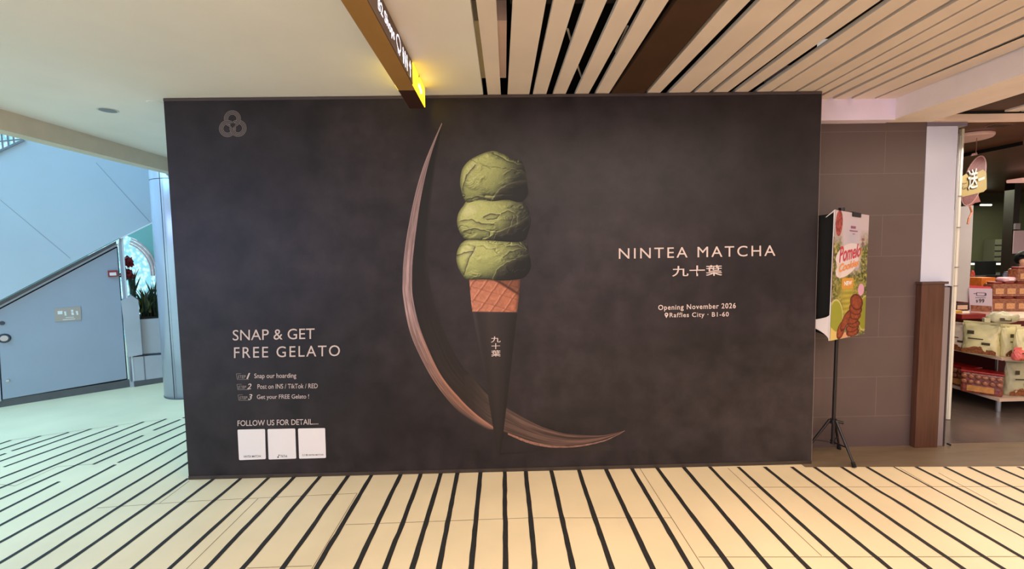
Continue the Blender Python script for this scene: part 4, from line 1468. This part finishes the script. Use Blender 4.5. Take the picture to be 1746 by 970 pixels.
def snack_bag(px, py, z, w, h, d, rz, m, label, seed, deep=0.0, tilt=0.0):
    c = at(px, py, 'Z', z)
    c = Vector((c.x, c.y, z)) + Vector((0.0, deep, 0))
    t = thing('snack_bag', c, label, 'snack bag', 'snack bags on the display stand')
    t.rotation_euler = (tilt, 0, rz)
    child('pouch', bag_bm(w, d, h, seed), m, t, True)
    bm = bmesh.new()
    add_box(bm, (-w / 2 * .97, -.003, h - 0.002), (w / 2 * .97, .003, h + 0.02), 0.001)
    child('crimp', bm, m, t)
    child('biscuit_print', bump_patch(w * .9, h * .24, -d * 0.53, h * .03, seed), mat('biscuit_brown', (128, 74, 40), 0.6, noise=0.3, scale=60), t)
    bm = bmesh.new()
    for (a, b, c_, d_) in ((-.30, .66, -.12, .78), (-.28, .5, .12, .535), (.08, .34, .3, .42)):
        bm.faces.new([bm.verts.new((x_ * w, -d * 0.585, z_ * h)) for x_, z_ in ((a, b), (c_, b), (c_, d_), (a, d_))])
    child('label_print', bm, mat('label_ink', (66, 58, 40), 0.6), t)
    return t


M_pouchw = mat('pouch_white', (232, 214, 200), 0.4, noise=0.05, scale=12, bump=0.4)
M_pouchc = mat('pouch_cream', (226, 218, 168), 0.4, noise=0.05, scale=12, bump=0.4)
M_pouchg = mat('pouch_sage', (186, 182, 148), 0.4, noise=0.06, scale=12, bump=0.4)
M_pouchp = mat('pouch_pink', (226, 110, 104), 0.4, noise=0.08, scale=20, bump=0.3)
WL = math.radians(-78)          # faces the entrance side
snack_bag(1634, 597, 0.55, 0.27, 0.27, 0.10, WL, M_pouchw, 'pinkish white snack pouch on the upper tier beside the door post', 1)
snack_bag(1675, 604, 0.55, 0.27, 0.30, 0.12, math.radians(-62), M_pouchc, 'large cream-yellow snack pouch at the corner of the upper tier', 2, 0.02)
snack_bag(1713, 606, 0.55, 0.15, 0.28, 0.10, math.radians(-30), M_pouchc, 'narrow cream snack pouch just right of the large corner pouch', 3, 0.06)
snack_bag(1738, 611, 0.55, 0.15, 0.29, 0.10, math.radians(-14), M_pouchc, 'cream snack pouch behind the pink packet', 4, 0.08)
snack_bag(1762, 616, 0.55, 0.15, 0.29, 0.10, math.radians(-10), M_pouchc, 'cream snack pouch cut by the right edge of the picture', 5, 0.08)
snack_bag(1741, 614, 0.55, 0.13, 0.10, 0.09, math.radians(-10), M_pouchp, 'small coral pink packet in front of the cream pouches', 6, 0.0)
snack_bag(1741, 676, 0.15, 0.20, 0.33, 0.12, math.radians(-14), M_pouchg, 'sage green snack pouch on the bottom tier right of the biscuit packs', 7, 0.05)
snack_bag(1700, 628, 0.30, 0.24, 0.16, 0.10, math.radians(-45), M_pouchg, 'sage pouch lying half hidden behind the red-lidded biscuit pack', 8, 0.14)


def biscuit_pack(px, py, z, w, h, d, rz, label, deep):
    c = at(px, py, 'Z', z)
    c = Vector((c.x, c.y + deep, z))
    t = thing('biscuit_pack', c, label, 'biscuit pack', 'biscuit packs on the bottom tier')
    t.rotation_euler = (0, 0, rz)
    bm = bmesh.new()
    add_box(bm, (-w / 2, -d / 2, 0), (w / 2, d / 2, h * .92), 0.02)
    child('tray', bm, mat('pack_red_film', (120, 52, 38), 0.18, noise=0.35, scale=40, bump=0.6, coat=0.6), t, False)
    r = random.Random(int(px))
    for row in range(2):
        for i in range(6):
            bm = bmesh.new()
            add_lathe(bm, [(0.012, 0), (0.022, 0.004), (0.022, 0.012), (0.012, 0.016)], (0, 0, 0), 12)
            bmesh.ops.rotate(bm, verts=bm.verts, cent=(0, 0, 0), matrix=Matrix.Rotation(math.radians(90 + r.uniform(-15, 15)), 3, 'X'))
            bmesh.ops.translate(bm, verts=bm.verts, vec=(-w / 2 + w * (i + .5) / 6, -d / 2 - 0.001, h * (0.52 + .24 * row)))
            child('biscuit', bm, mat('biscuit_face', (160, 100, 74), 0.35, noise=0.2, scale=60, coat=0.4), t, True)
    bm = bmesh.new()
    add_box(bm, (-w / 2 - .005, -d / 2 - .005, h * .92), (w / 2 + .005, d / 2 + .005, h), 0.006)
    child('lid', bm, mat('lid_red', (156, 28, 28), 0.35), t)
    bm = bmesh.new()
    add_box(bm, (-w * .34, -d / 2 - .004, h * .1), (w * .3, -d / 2 + .002, h * .36))
    child('label', bm, mat('pack_label', (204, 142, 76), 0.5, noise=0.1, scale=40), t)
    return t


biscuit_pack(1641, 657, 0.15, 0.30, 0.215, 0.16, WL, 'clear biscuit pack with orange label on the bottom tier, closest to the door post', 0.05)
biscuit_pack(1692, 675, 0.15, 0.29, 0.225, 0.16, math.radians(-50), 'clear biscuit pack with bright red lid at the corner of the bottom tier', 0.10)

# jars of biscuits
jar0 = None


def make_jar():
    t = thing('biscuit_jar', (0, 0, 0), 'x', 'jar', 'biscuit jars on the display stand')
    w, h = 0.128, 0.165
    bm = bmesh.new()
    add_box(bm, (-w / 2, -w / 2, 0), (w / 2, w / 2, h * .88), 0.018)
    child('body', bm, mat('jar_biscuits', (112, 60, 42), 0.25, col2=(160, 104, 74), scale=45, coat=0.7), t)
    bm = bmesh.new()
    add_lathe(bm, [(w * .46, h * .88), (w * .48, h * .9), (w * .48, h * .985), (w * .44, h)], (0, 0, 0), 24)
    child('lid', bm, mat('jar_lid', (120, 34, 28), 0.4), t, True)
    bm = bmesh.new()
    add_box(bm, (-w * .32, -w / 2 - .002, h * .18), (w * .32, -w / 2, h * .56))
    child('label', bm, mat('jar_label', (198, 146, 104), 0.5, noise=0.1, scale=60), t)
    return t


def copy_tree(o, parent=None):
    c = o.copy()
    C.objects.link(c)
    c.parent = parent
    for ch in list(o.children):
        copy_tree(ch, c)
    return c


jar0 = make_jar()
jars = [(1705, 531, 0, 'lower', 'left'), (1725, 531, 0, 'lower', 'middle'), (1746, 531, 0, 'lower', 'right'),
        (1705, 531, 1, 'upper', 'left'), (1725, 531, 1, 'upper', 'middle'), (1746, 531, 1, 'upper', 'right'), (1746, 531, 2, 'topmost', 'right')]
jl = {'left': 'first column beside the price card', 'middle': 'middle column of the jars', 'right': 'column at the right edge of the picture'}
for i, (px, py, lv, a, b) in enumerate(jars):
    o = jar0 if i == 0 else copy_tree(jar0)
    c = at(px, py, 'Z', GZ[2])
    o.location = (c.x, c.y + 0.07, GZ[2] + lv * 0.166)
    o.rotation_euler = (0, 0, math.radians(-8))
    o['label'] = 'square biscuit jar, %s in the %s' % (a, jl[b])

# price card, trays, frames, boxes, basket on the top
pc = thing('price_card', at(1671, 541, 'Z', GZ[2]), 'square pale price card with a drawing and the number 99 on the top shelf', 'price card')
YP = at(1671, 541, 'Z', GZ[2]).y


def py_(px, py, e=0.0):
    return hit(px, py, Vector((at(1671, 541, 'Z', GZ[2]).x, YP - e, 0)), Vector((-0.25, -0.97, 0)))


PN = Vector((-0.25, -0.97, 0)).normalized()
prism('card', [py_(x, y) for x, y in ((1652, 491), (1692, 492), (1692, 541), (1654, 536))], -PN * 0.004, mat('price_lilac', (198, 180, 196), 0.5), pc)
prism('picture', [py_(x, y, .002) for x, y in ((1655, 520), (1691, 522), (1691, 532), (1655.5, 530))], -PN * 0.001, mat('price_brown', (136, 82, 62), 0.5, noise=0.3, scale=40), pc)
prism('lower_band', [py_(x, y, .002) for x, y in ((1655, 530.5), (1691, 532.5), (1691, 538), (1655.5, 533.5))], -PN * 0.001, mat('price_rose', (206, 160, 150), 0.5), pc)
letter('lettering', '99', py_(1669, 509.5, .003), py_(1678.5, 509.5, .003), py_(1669, 516.5, .003), py_(1678.5, 516.5, .003), M_cardink, pc, bold=0.01)
letter('lettering', '$', py_(1664, 511, .003), py_(1667.5, 511, .003), py_(1664, 516, .003), py_(1667.5, 516, .003), M_cardink, pc, bold=0.01)
bm = bmesh.new()
for q in ([(1660, 500), (1665, 500), (1665, 500.8), (1660, 500.8)], [(1665, 498.5), (1680, 499), (1680, 499.7), (1665, 499.2)], [(1665, 503.5), (1680, 504), (1680, 504.7), (1665, 504.2)],
          [(1665, 498.5), (1666, 498.5), (1666, 504), (1665, 504)], [(1679.4, 499), (1682, 500), (1682, 503.6), (1679.4, 504.4)], [(1663, 507), (1681, 507.4), (1681, 508), (1663, 507.6)]):
    add_prism(bm, [py_(a, b, .003) for a, b in q], -PN * 0.0008)
bobj('drawing', bm, mat('price_blue_ink', (70, 60, 100), 0.5), pc)
o = prism('red_board', [py_(x, y, -0.06) for x, y in ((1646, 486), (1690, 489), (1690, 497), (1646, 500))], -PN * 0.004, mat('rose_card', (210, 70, 80), 0.5))
tag(o, 'rose red card strip standing behind the price card', 'card')


def counter_box(name, cat, x0, x1, ytop, ybot, z, m, label, depth=0.12, m2=None):
    a = at((x0 + x1) / 2, ybot, 'Z', z)
    Y = a.y
    l_, r_ = at(x0, ybot, 'Y', Y), at(x1, ybot, 'Y', Y)
    t_ = at(x0, ytop, 'Y', Y)
    t = thing(name, (a.x, Y, z), label, cat)
    box('body', (l_.x, Y, z), (r_.x, Y + depth, t_.z), m, t, 0.004)
    if m2:
        box('label', (l_.x + (r_.x - l_.x) * .28, Y - .002, z + (t_.z - z) * .2), (r_.x - (r_.x - l_.x) * .1, Y, t_.z - (t_.z - z) * .2), m2, t)
    return t


counter_box('carton', 'carton', 1624, 1652, 518, 530, GZ[2], mat('carton_black', (44, 26, 24), 0.5), 'low black-edged carton under the paper banner', 0.1, mat('carton_label', (206, 170, 150), 0.5))
counter_box('yellow_packet', 'packet', 1622, 1641, 530, 537.5, GZ[2], mat('packet_yellow', (226, 170, 60), 0.5, noise=0.1, scale=40), 'small yellow packet on the top shelf edge by the door post', 0.06)
counter_box('red_tray', 'tray', 1640, 1681, 536, 543.5, GZ[2], mat('tray_red', (132, 26, 26), 0.45), 'flat dark red tray in front of the price card', 0.08)
counter_box('orange_box', 'box', 1673, 1697, 473.5, 492, 1.12, mat('box_orange', (206, 112, 40), 0.5, noise=0.08, scale=30), 'bright orange box above the price card', 0.16, mat('box_orange_label', (226, 130, 50), 0.5))
counter_box('small_white_box', 'box', 1646, 1653, 473, 487, 1.12, mat('box_white', (190, 160, 160), 0.5), 'small whitish box between banner and basket', 0.08)
bk = thing('basket', at(1663, 487, 'Z', 1.12), 'dark wire basket filled with red packets above the price card', 'basket')
kb = at(1663, 487, 'Z', 1.12)
bm = bmesh.new()
for zz, s_ in ((0.0, .085), (0.06, .1), (0.115, .115)):
    cor = [kb + Vector((dx * s_, 0.1 + dy * s_, zz + .006)) for dx, dy in ((-1, -1), (1, -1), (1, 1), (-1, 1))]
    ribbon(bm, cor + [cor[0]], 0.004, 6)
for dx, dy in [(a, b) for a in (-1, -.5, 0, .5, 1) for b in (-1, 1)] + [(a, b) for a in (-1, 1) for b in (-.5, 0, .5)]:
    add_tube(bm, kb + Vector((dx * .085, .1 + dy * .085, .006)), kb + Vector((dx * .115, .1 + dy * .115, .121)), 0.003, None, 6)
bobj('wire_frame', bm, M_blackmetal, bk)
box('inner_tray', (kb.x - .08, kb.y + .02, 1.126), (kb.x + .08, kb.y + .18, 1.19), mat('tray_darkred', (72, 22, 20), 0.5), bk)
for i, (dx, dy, col, lab) in enumerate(((-.05, .06, (170, 52, 40), 'red packet at the left in the wire basket'), (.03, .07, (196, 78, 60), 'lighter red packet at the front of the wire basket'), (.0, .13, (150, 44, 40), 'dark red packet at the back of the wire basket'))):
    t = thing('red_packet', kb + Vector((dx, dy, .07)), lab, 'packet', 'packets in the wire basket')
    t.rotation_euler = (0.2 * (i - 1), 0.1, 0.5 * i)
    child('pouch', bag_bm(.09, .03, .11, 20 + i), mat('red_packet_%s' % 'abc'[i], col, 0.35, bump=0.3, scale=20), t, True)
    bm = bmesh.new()
    add_box(bm, (-.042, -.002, .109), (.042, .002, .12))
    child('crimp', bm, mat('red_packet_crimp', (200, 100, 84), 0.4), t)
# crumpled sage bag lying before the jars
c = at(1719, 553, 'Z', GZ[2])
t = thing('crumpled_bag', Vector((c.x, c.y + .05, GZ[2])), 'crumpled sage green bag lying in front of the jars', 'snack bag')
t.rotation_euler = (0, 0, math.radians(-20))
bm = bmesh.new()
r0 = random.Random(3)
r = bmesh.ops.create_icosphere(bm, subdivisions=3, radius=1)
for v in r['verts']:
    k = 1 + 0.18 * math.sin(v.co.x * 5 + 1) * math.cos(v.co.y * 7) + r0.uniform(-.05, .05)
    v.co = Vector((v.co.x * .11 * k, v.co.y * .06 * k, max(-.0, (v.co.z * .5 + .5)) * .105 * k))
child('pouch', bm, M_pouchg, t, True)
bm = bmesh.new()
add_box(bm, (-.14, -.02, .01), (-.095, .02, .05), .004)
child('crimp', bm, M_pouchg, t)
bm = bmesh.new()
bm.faces.new([bm.verts.new(v) for v in ((-.05, -.062, .03), (.03, -.068, .03), (.03, -.062, .06), (-.05, -.056, .06))])
child('label_print', bm, mat('label_ink', (66, 58, 40), 0.6), t)
# packets on the jars
for i, (px, py, col, lab, w_) in enumerate(((1716, 474, (110, 112, 132), 'blue-grey packet lying on the back riser beside the jars', .13), (1730, 476, (226, 178, 190), 'pale pink packet lying on top of the middle jar column', .17))):
    c = at(px, py, 'Z', 1.215)
    t = thing('soft_packet', Vector((c.x, c.y, 1.2145)), lab, 'packet')
    t.location.z = 1.213 if i else 1.12
    if i == 0:
        cz = at(px, 480, 'Z', 1.12)
        t.location = (cz.x, max(cz.y, GY + .8), 1.12)
        t.rotation_euler = (0, 0, .3)
        child('pouch', bag_bm(w_, .06, .14, 30 + i), mat('soft_packet_blue', col, 0.4, bump=.3, scale=20), t, True)
    else:
        j = at(1725, 531, 'Z', GZ[2])
        t.location = (j.x, j.y + .07, GZ[2] + 2 * .166)
        bm = bmesh.new()
        add_box(bm, (-.075, -.05, 0), (.075, .05, .05), .02)
        child('pouch', bm, mat('soft_packet_pink', col, 0.4, bump=.3, scale=20), t, True)
    bm = bmesh.new()
    add_box(bm, (-.03, -.053 if i else -.04, .015), (.03, -.049 if i else -.036, .035))
    child('label', bm, M_card, t)

# shop assistant, half cut by the right edge of the picture
pe = thing('person', (0, 0, 0), 'person with short black hair in an orange top standing behind the snack stand', 'person')
hc = at(1749, 449, 'Y', 5.85)
px_, py0 = hc.x, 5.85
HZ = hc.z
pe.location = (px_, py0, 0.004)


def skin_body(name, verts, edges, radii, m, parent, lv=2):
    me = bpy.data.meshes.new(name)
    me.from_pydata(verts, edges, [])
    o = bpy.data.objects.new(name, me)
    C.objects.link(o)
    sk = o.modifiers.new('s', 'SKIN')
    sk.use_smooth_shade = True
    for i, r in enumerate(radii):
        v = me.skin_vertices[0].data[i]
        v.radius = (r, r) if not isinstance(r, tuple) else r
        v.use_root = (i == 0)
    sb = o.modifiers.new('b', 'SUBSURF')
    sb.levels = sb.render_levels = lv
    bpy.context.view_layer.update()
    dg = bpy.context.evaluated_depsgraph_get()
    me2 = bpy.data.meshes.new_from_object(o.evaluated_get(dg))
    bpy.data.objects.remove(o)
    me2.materials.clear()
    return link(name, me2, m, parent, True)


M_skin = mat('skin_tone', (206, 150, 124), 0.5)
hz = HZ - 0.004
f_ = hz / 1.47
bv = [(0, 0, .86 * f_), (0, 0, 1.08 * f_), (0, 0, 1.24 * f_), (0, .005, 1.34 * f_), (0, -.005, 1.40 * f_), (0, -.01, 1.47 * f_), (0, -.008, 1.55 * f_),
      (.16, 0, 1.27 * f_), (.21, -.02, 1.02 * f_), (.17, -.18, .93 * f_), (.14, -.25, .93 * f_), (-.16, 0, 1.27 * f_), (-.21, -.02, 1.02 * f_), (-.17, -.18, .93 * f_), (-.14, -.25, .93 * f_),
      (.09, 0, .80 * f_), (.1, .0, .44 * f_), (.1, .02, .07), (.1, -.1, .035), (-.09, 0, .80 * f_), (-.1, .0, .44 * f_), (-.1, .02, .07), (-.1, -.1, .035)]
be = [(0, 1), (1, 2), (2, 3), (3, 4), (4, 5), (5, 6), (2, 7), (7, 8), (8, 9), (9, 10), (2, 11), (11, 12), (12, 13), (13, 14), (0, 15), (15, 16), (16, 17), (17, 18), (0, 19), (19, 20), (20, 21), (21, 22)]
br_ = [(.13, .1), (.12, .09), (.13, .09), (.05, .05), (.055, .055), (.078, .092), (.066, .075), .05, .042, .03, .026, .05, .042, .03, .026, .08, .055, .04, .034, .08, .055, .04, .034]
skin_body('body', bv, be, br_, M_skin, pe)
sv = [(0, 0, .84 * f_), (0, 0, 1.08 * f_), (0, 0, 1.24 * f_), (0, .004, 1.31 * f_), (.16, 0, 1.27 * f_), (.2, -.01, 1.1 * f_), (-.16, 0, 1.27 * f_), (-.2, -.01, 1.1 * f_)]
skin_body('orange_top', sv, [(0, 1), (1, 2), (2, 3), (2, 4), (4, 5), (2, 6), (6, 7)], [(.15, .12), (.138, .108), (.146, .105), (.062, .062), .064, .058, .064, .058], mat('top_orange', (190, 84, 48), 0.8, noise=0.1, scale=30), pe)
skin_body('trousers', [(0, 0, .86 * f_), (.092, 0, .78 * f_), (.1, 0, .44 * f_), (.1, .02, .12), (-.092, 0, .78 * f_), (-.1, 0, .44 * f_), (-.1, .02, .12)],
          [(0, 1), (1, 2), (2, 3), (0, 4), (4, 5), (5, 6)], [(.14, .115), .095, .07, .055, .095, .07, .055], mat('trousers_dark', (34, 32, 38), 0.8), pe)
bm = bmesh.new()
r = bmesh.ops.create_uvsphere(bm, u_segments=28, v_segments=20, radius=1)
kill = []
for v in r['verts']:
    x_, y_, z_ = v.co
    v.co = Vector((x_ * .092, y_ * .108 + .012, z_ * .105 + 1.545 * f_))
    if y_ < -0.15 and z_ < 0.38:
        kill.append(v)
    elif z_ < -0.75:
        kill.append(v)
bmesh.ops.delete(bm, geom=kill, context='VERTS')
child('hair', bm, mat('hair_black', (20, 14, 14), 0.5), pe, True)
bm = bmesh.new()
for s_ in (-1, 1):
    r = bmesh.ops.create_uvsphere(bm, u_segments=10, v_segments=8, radius=.011)
    for v in r['verts']:
        v.co = Vector((v.co.x * 1.3 + s_ * .032, v.co.y * .6 - .092, v.co.z * .6 + 1.485 * f_))
child('eyes', bm, M_gap, pe, True)
bm = bmesh.new()
r = bmesh.ops.create_uvsphere(bm, u_segments=10, v_segments=8, radius=.012)
for v in r['verts']:
    v.co = Vector((v.co.x, v.co.y * 1.3 - .1, v.co.z * 1.6 + 1.455 * f_))
child('nose', bm, M_skin, pe, True)
bm = bmesh.new()
r = bmesh.ops.create_uvsphere(bm, u_segments=12, v_segments=8, radius=.01)
for v in r['verts']:
    v.co = Vector((v.co.x * 2.2, v.co.y * .7 - .09, v.co.z * .6 + 1.418 * f_))
child('mouth', bm, mat('lips', (168, 76, 70), 0.5), pe, True)
# fingers
for s_ in (-1, 1):
    fv, fe, fr = [(s_ * .14, -.25, .93 * f_)], [], [.02]
    for k_, (dx, ln) in enumerate(((-.024, .06), (-.008, .07), (.008, .066), (.024, .052))):
        i0 = len(fv)
        fv += [(s_ * .14 + dx, -.285, .93 * f_), (s_ * .14 + dx, -.285 - ln * .55, .925 * f_), (s_ * .14 + dx, -.285 - ln, .908 * f_)]
        fe += [(0, i0), (i0, i0 + 1), (i0 + 1, i0 + 2)]
        fr += [.009, .008, .007]
    i0 = len(fv)
    fv += [(s_ * .14 - s_ * .034, -.27, .925 * f_), (s_ * .14 - s_ * .05, -.295, .915 * f_)]
    fe += [(0, i0), (i0, i0 + 1)]
    fr += [.0095, .0085]
    skin_body('hand', fv, fe, fr, M_skin, pe, 1)

# ------------------------------------------------------------------ tripod poster stand
TC = Vector((2.535, 3.315, 0))
ts = thing('poster_stand', TC, 'black tripod stand holding a tall bright fruit-biscuit poster beside the hoarding', 'poster stand')
tube('pole', TC + Vector((0, 0, 0.10)), TC + Vector((0.012, 0, 1.90)), 0.0125, M_blackmetal, ts)
tube('collar', TC + Vector((0, 0, 0.255)), TC + Vector((0, 0, 0.29)), 0.024, M_blackmetal, ts)
tube('knob', TC + Vector((0.01, -0.01, 0.275)), TC + Vector((0.055, -0.03, 0.27)), 0.011, M_blackmetal, ts)
tube('lower_collar', TC + Vector((0, 0, 0.095)), TC + Vector((0, 0, 0.12)), 0.019, M_blackmetal, ts)
feet = [at(1457, 795, 'Z', 0.012), Vector((2.665, 3.415, 0.012)), Vector((2.33, 3.345, 0.012))]
for f in feet:
    d = (f - TC)
    top = TC + Vector((d.x, d.y, 0)).normalized() * 0.026 + Vector((0, 0, 0.285))
    lg = tube('leg', top, f, 0.0105, M_blackmetal, ts, 0.008)
    tube('rubber_foot', f + (top - f).normalized() * 0.03, f - Vector((0, 0, 0.008)), 0.0125, M_dark, lg, 0.015)
    mid = top.lerp(f, 0.6)
    tube('brace', TC + Vector((0, 0, 0.108)) + Vector((d.x, d.y, 0)).normalized() * 0.015, mid, 0.005, M_blackmetal, ts)
# board geometry: near left edge, far right edge
bTL, bBL = at(1423.5, 358, 'Y', 3.10), at(1414, 581, 'Y', 3.10)
bTR, bBR = at(1481, 367, 'Y', 3.27), at(1473, 569, 'Y', 3.27)
bn = (bTR - bTL).cross(bBL - bTL).normalized()
if bn.y > 0:
    bn = -bn
NS, NT = 150, 420
s = np.linspace(0, 1, NS)[None, :, None]
t = np.linspace(0, 1, NT)[:, None, None]
a1, a2, a3, a4 = [np.array(v) for v in (bTL, bTR, bBL, bBR)]
Wd = (a1 * (1 - s) + a2 * s) * (1 - t) + (a3 * (1 - s) + a4 * s) * t
S, T = s[..., 0] * np.ones((NT, 1)), t[..., 0] * np.ones((1, NS))
asp = 2.0       # board is about twice as tall as wide
n1 = fbm(S * 9, T * 22, 81, 4)
n2 = fbm(S * 30, T * 70, 87, 3)
col = mix3((214, 196, 206), (196, 188, 206), np.exp(-(((S - .5) / .25) ** 2 + ((T - .2) / .12) ** 2)))
leafy = np.clip((np.abs(S - .5) - .22) / .12, 0, 1) * np.clip((T - .12) / .18, 0, 1)
leafy = np.maximum(leafy, np.clip((T - .42) / .08, 0, 1))
green = mix3((62, 66, 30), (150, 146, 62), np.clip((n2 - .35) * 3, 0, 1))
green = mix3(green, (206, 190, 110), np.clip((n1 - .62) * 6, 0, 1))
col = mix3(col, green, leafy * np.clip(.4 + n1, 0, 1))
mid = np.exp(-(((S - .45) / .28) ** 2)) * np.clip((T - .5) / .06, 0, 1) * np.clip((.9 - T) / .1, 0, 1)
col = mix3(col, mix3((196, 176, 72), (160, 150, 60), (np.sin(T * 150) + 1) / 2), mid)


def ell(cx, cy, rx, ry, rot=0):
    x_, y_ = (S - cx), (T - cy) * asp
    c_, s_ = math.cos(rot), math.sin(rot)
    return ((x_ * c_ + y_ * s_) / rx) ** 2 + ((-x_ * s_ + y_ * c_) / ry) ** 2


e = ell(.14, .83, .20, .30, -.12)
col = mix3(col, mix3((158, 160, 56), (236, 220, 160), np.clip((e - .75) * 4, 0, 1)), (e < 1) * 1.0)
e = ell(.98, .82, .20, .30, .1)
col = mix3(col, mix3((150, 150, 50), (226, 206, 140), np.clip((e - .75) * 4, 0, 1)), (e < 1) * 1.0)
col = mix3(col, (226, 168, 132), ((T > .93 + .08 * (S - .1)) & (S < .5)) * 1.0)
col = mix3(col, (226, 196, 120), (((S - .12) * 1.6 + (1 - T) * 5 < .35)) * 1.0)
for cx, cy, rx, ry, rot in ((.64, .965, .19, .07, 0), (.62, .93, .19, .07, 0), (.66, .895, .19, .07, .1), (.62, .86, .19, .08, 0), (.68, .82, .19, .09, .2), (.7, .775, .2, .10, .2), (.72, .72, .2, .13, .3), (.3, .93, .10, .16, .6), (.42, .86, .09, .2, .7)):
    e = ell(cx, cy, rx, ry, rot)
    bc = mix3((148, 72, 44), (92, 36, 22), np.clip((e - .45) * 2.2, 0, 1)) * (.75 + .5 * n2[..., None])
    col = mix3(col, bc, (e < 1) * 1.0)
e = ell(.12, .095, .10, .20, .05)
col = mix3(col, mix3((176, 84, 76), (140, 52, 50), n2 > .5), (e < 1) * 1.0)
col = mix3(col, (232, 216, 220), ((ell(.42, .335, .36, .17, -.25) < 1) | (ell(.40, .42, .34, .15, -.4) < 1)) * 1.0)
col = mix3(col, (226, 208, 200), ((np.abs(S - .2) < .1 - (T - .42) * .8) & (T > .4) & (T < .52)) * 1.0)
col = mix3(col, (222, 158, 70), ((S > .27) & (S < .6) & (T > .52) & (T < .605)) * 1.0)
col = mix3(col, (226, 170, 196), (ell(.84, .62, .09, .1) < 1) * 1.0)
board = grid_obj('poster', Wd + np.array(bn) * 0.004, col, ink('poster_ink', 0.45), ts, gain=0.8)
prism('board', [bTL, bTR, bBR, bBL], -bn * 0.006, M_card, ts)


def bp(u, v, e=0.006):
    p = bTL.lerp(bTR, u).lerp(bBL.lerp(bBR, u), v)
    return p + bn * e


M_pred = mat('poster_red_ink', (186, 54, 72), 0.5)
M_por = mat('poster_orange_ink', (222, 140, 74), 0.5)
letter('lettering', 'Pomelo', bp(.14, .275), bp(.80, .235), bp(.16, .40), bp(.78, .345), M_pred, ts, shear=.3, bold=.02)
letter('lettering', 'Cookies', bp(.17, .41), bp(.74, .36), bp(.17, .475), bp(.73, .42), M_por, ts, shear=.3, bold=.03)
letter('lettering', 'NEW', bp(.33, .545), bp(.55, .54), bp(.33, .58), bp(.55, .575), M_card, ts, bold=.03)
bm = bmesh.new()
for (a, b, c_, d_) in ((.46, .105, .6, .125), (.42, .14, .66, .148), (.51, .165, .58, .17), (.8, .195, .87, .215), (.8, .23, .87, .25)):
    bm.faces.new([bm.verts.new(bp(x_, y_)) for x_, y_ in ((a, b), (c_, b), (c_, d_), (a, d_))])
bobj('small_print', bm, mat('poster_plum_ink', (140, 80, 110), 0.5), ts)
# black clip at the top and fold of the paper over it
prism('clip', [bp(.48, -.006, .012), bp(.72, -.004, .012), bp(.72, .03, .012), bp(.48, .03, .012)], -bn * 0.03, M_blackmetal, ts)
tube('pole_cap', TC + Vector((0.012, 0, 1.885)), TC + Vector((0.012, 0, 1.915)), 0.02, M_blackmetal, ts)
# rear black board standing in a V behind the poster
r0_, r1_ = bTL + Vector((0.012, 0.012, -0.02)), bBL + Vector((0.012, 0.012, 0.03))
rA, rB = Vector((2.30, 3.28, bTL.z - 0.03)), Vector((2.30, 3.28, bBL.z + 0.05))
prism('rear_board', [r0_, rA, rB, r1_], Vector((0.006, 0.004, 0)), M_dark, ts)
prism('red_edge', [bp(-.004, .2, .003), bp(.03, .2, .003), bp(.03, .70, .003), bp(-.004, .70, .003)], -bn * 0.002, mat('poster_dark_red', (120, 22, 30), 0.5), ts)
# curled white sheet hanging below, and the folded top corner
Wc = []
for i in range(14):
    v = i / 13
    row = []
    for j in range(12):
        u = j / 11
        base = bBL + Vector((0.004, 0.008, 0.0)) + Vector((0, 0, .19 * (1 - v)))
        reach = 0.005 + 0.15 * math.sin(math.pi * (.12 + .62 * v)) ** 1.5 * (1 - .25 * v * (1 - u))
        p = base + Vector((-u * reach * .42, u * reach * 0.9 - 0.01 * math.sin(u * 3.1), (0.075 * u ** 0.7) * v - 0.03 * u * (1 - v)))
        row.append(tuple(p))
    Wc.append(row)
Wc = np.array(Wc)
grid_obj('curled_sheet', Wc, np.ones((14, 12, 3)) * np.array([226, 214, 212]), ink('poster_ink', 0.45), ts)
prism('folded_corner', [bTL, bTL + Vector((0.01, 0.0, .0)), bTL + Vector((-.02, .05, -.045)), bTL + Vector((-.03, .045, -.048))], Vector((0, 0.002, 0.003)), M_card, ts)
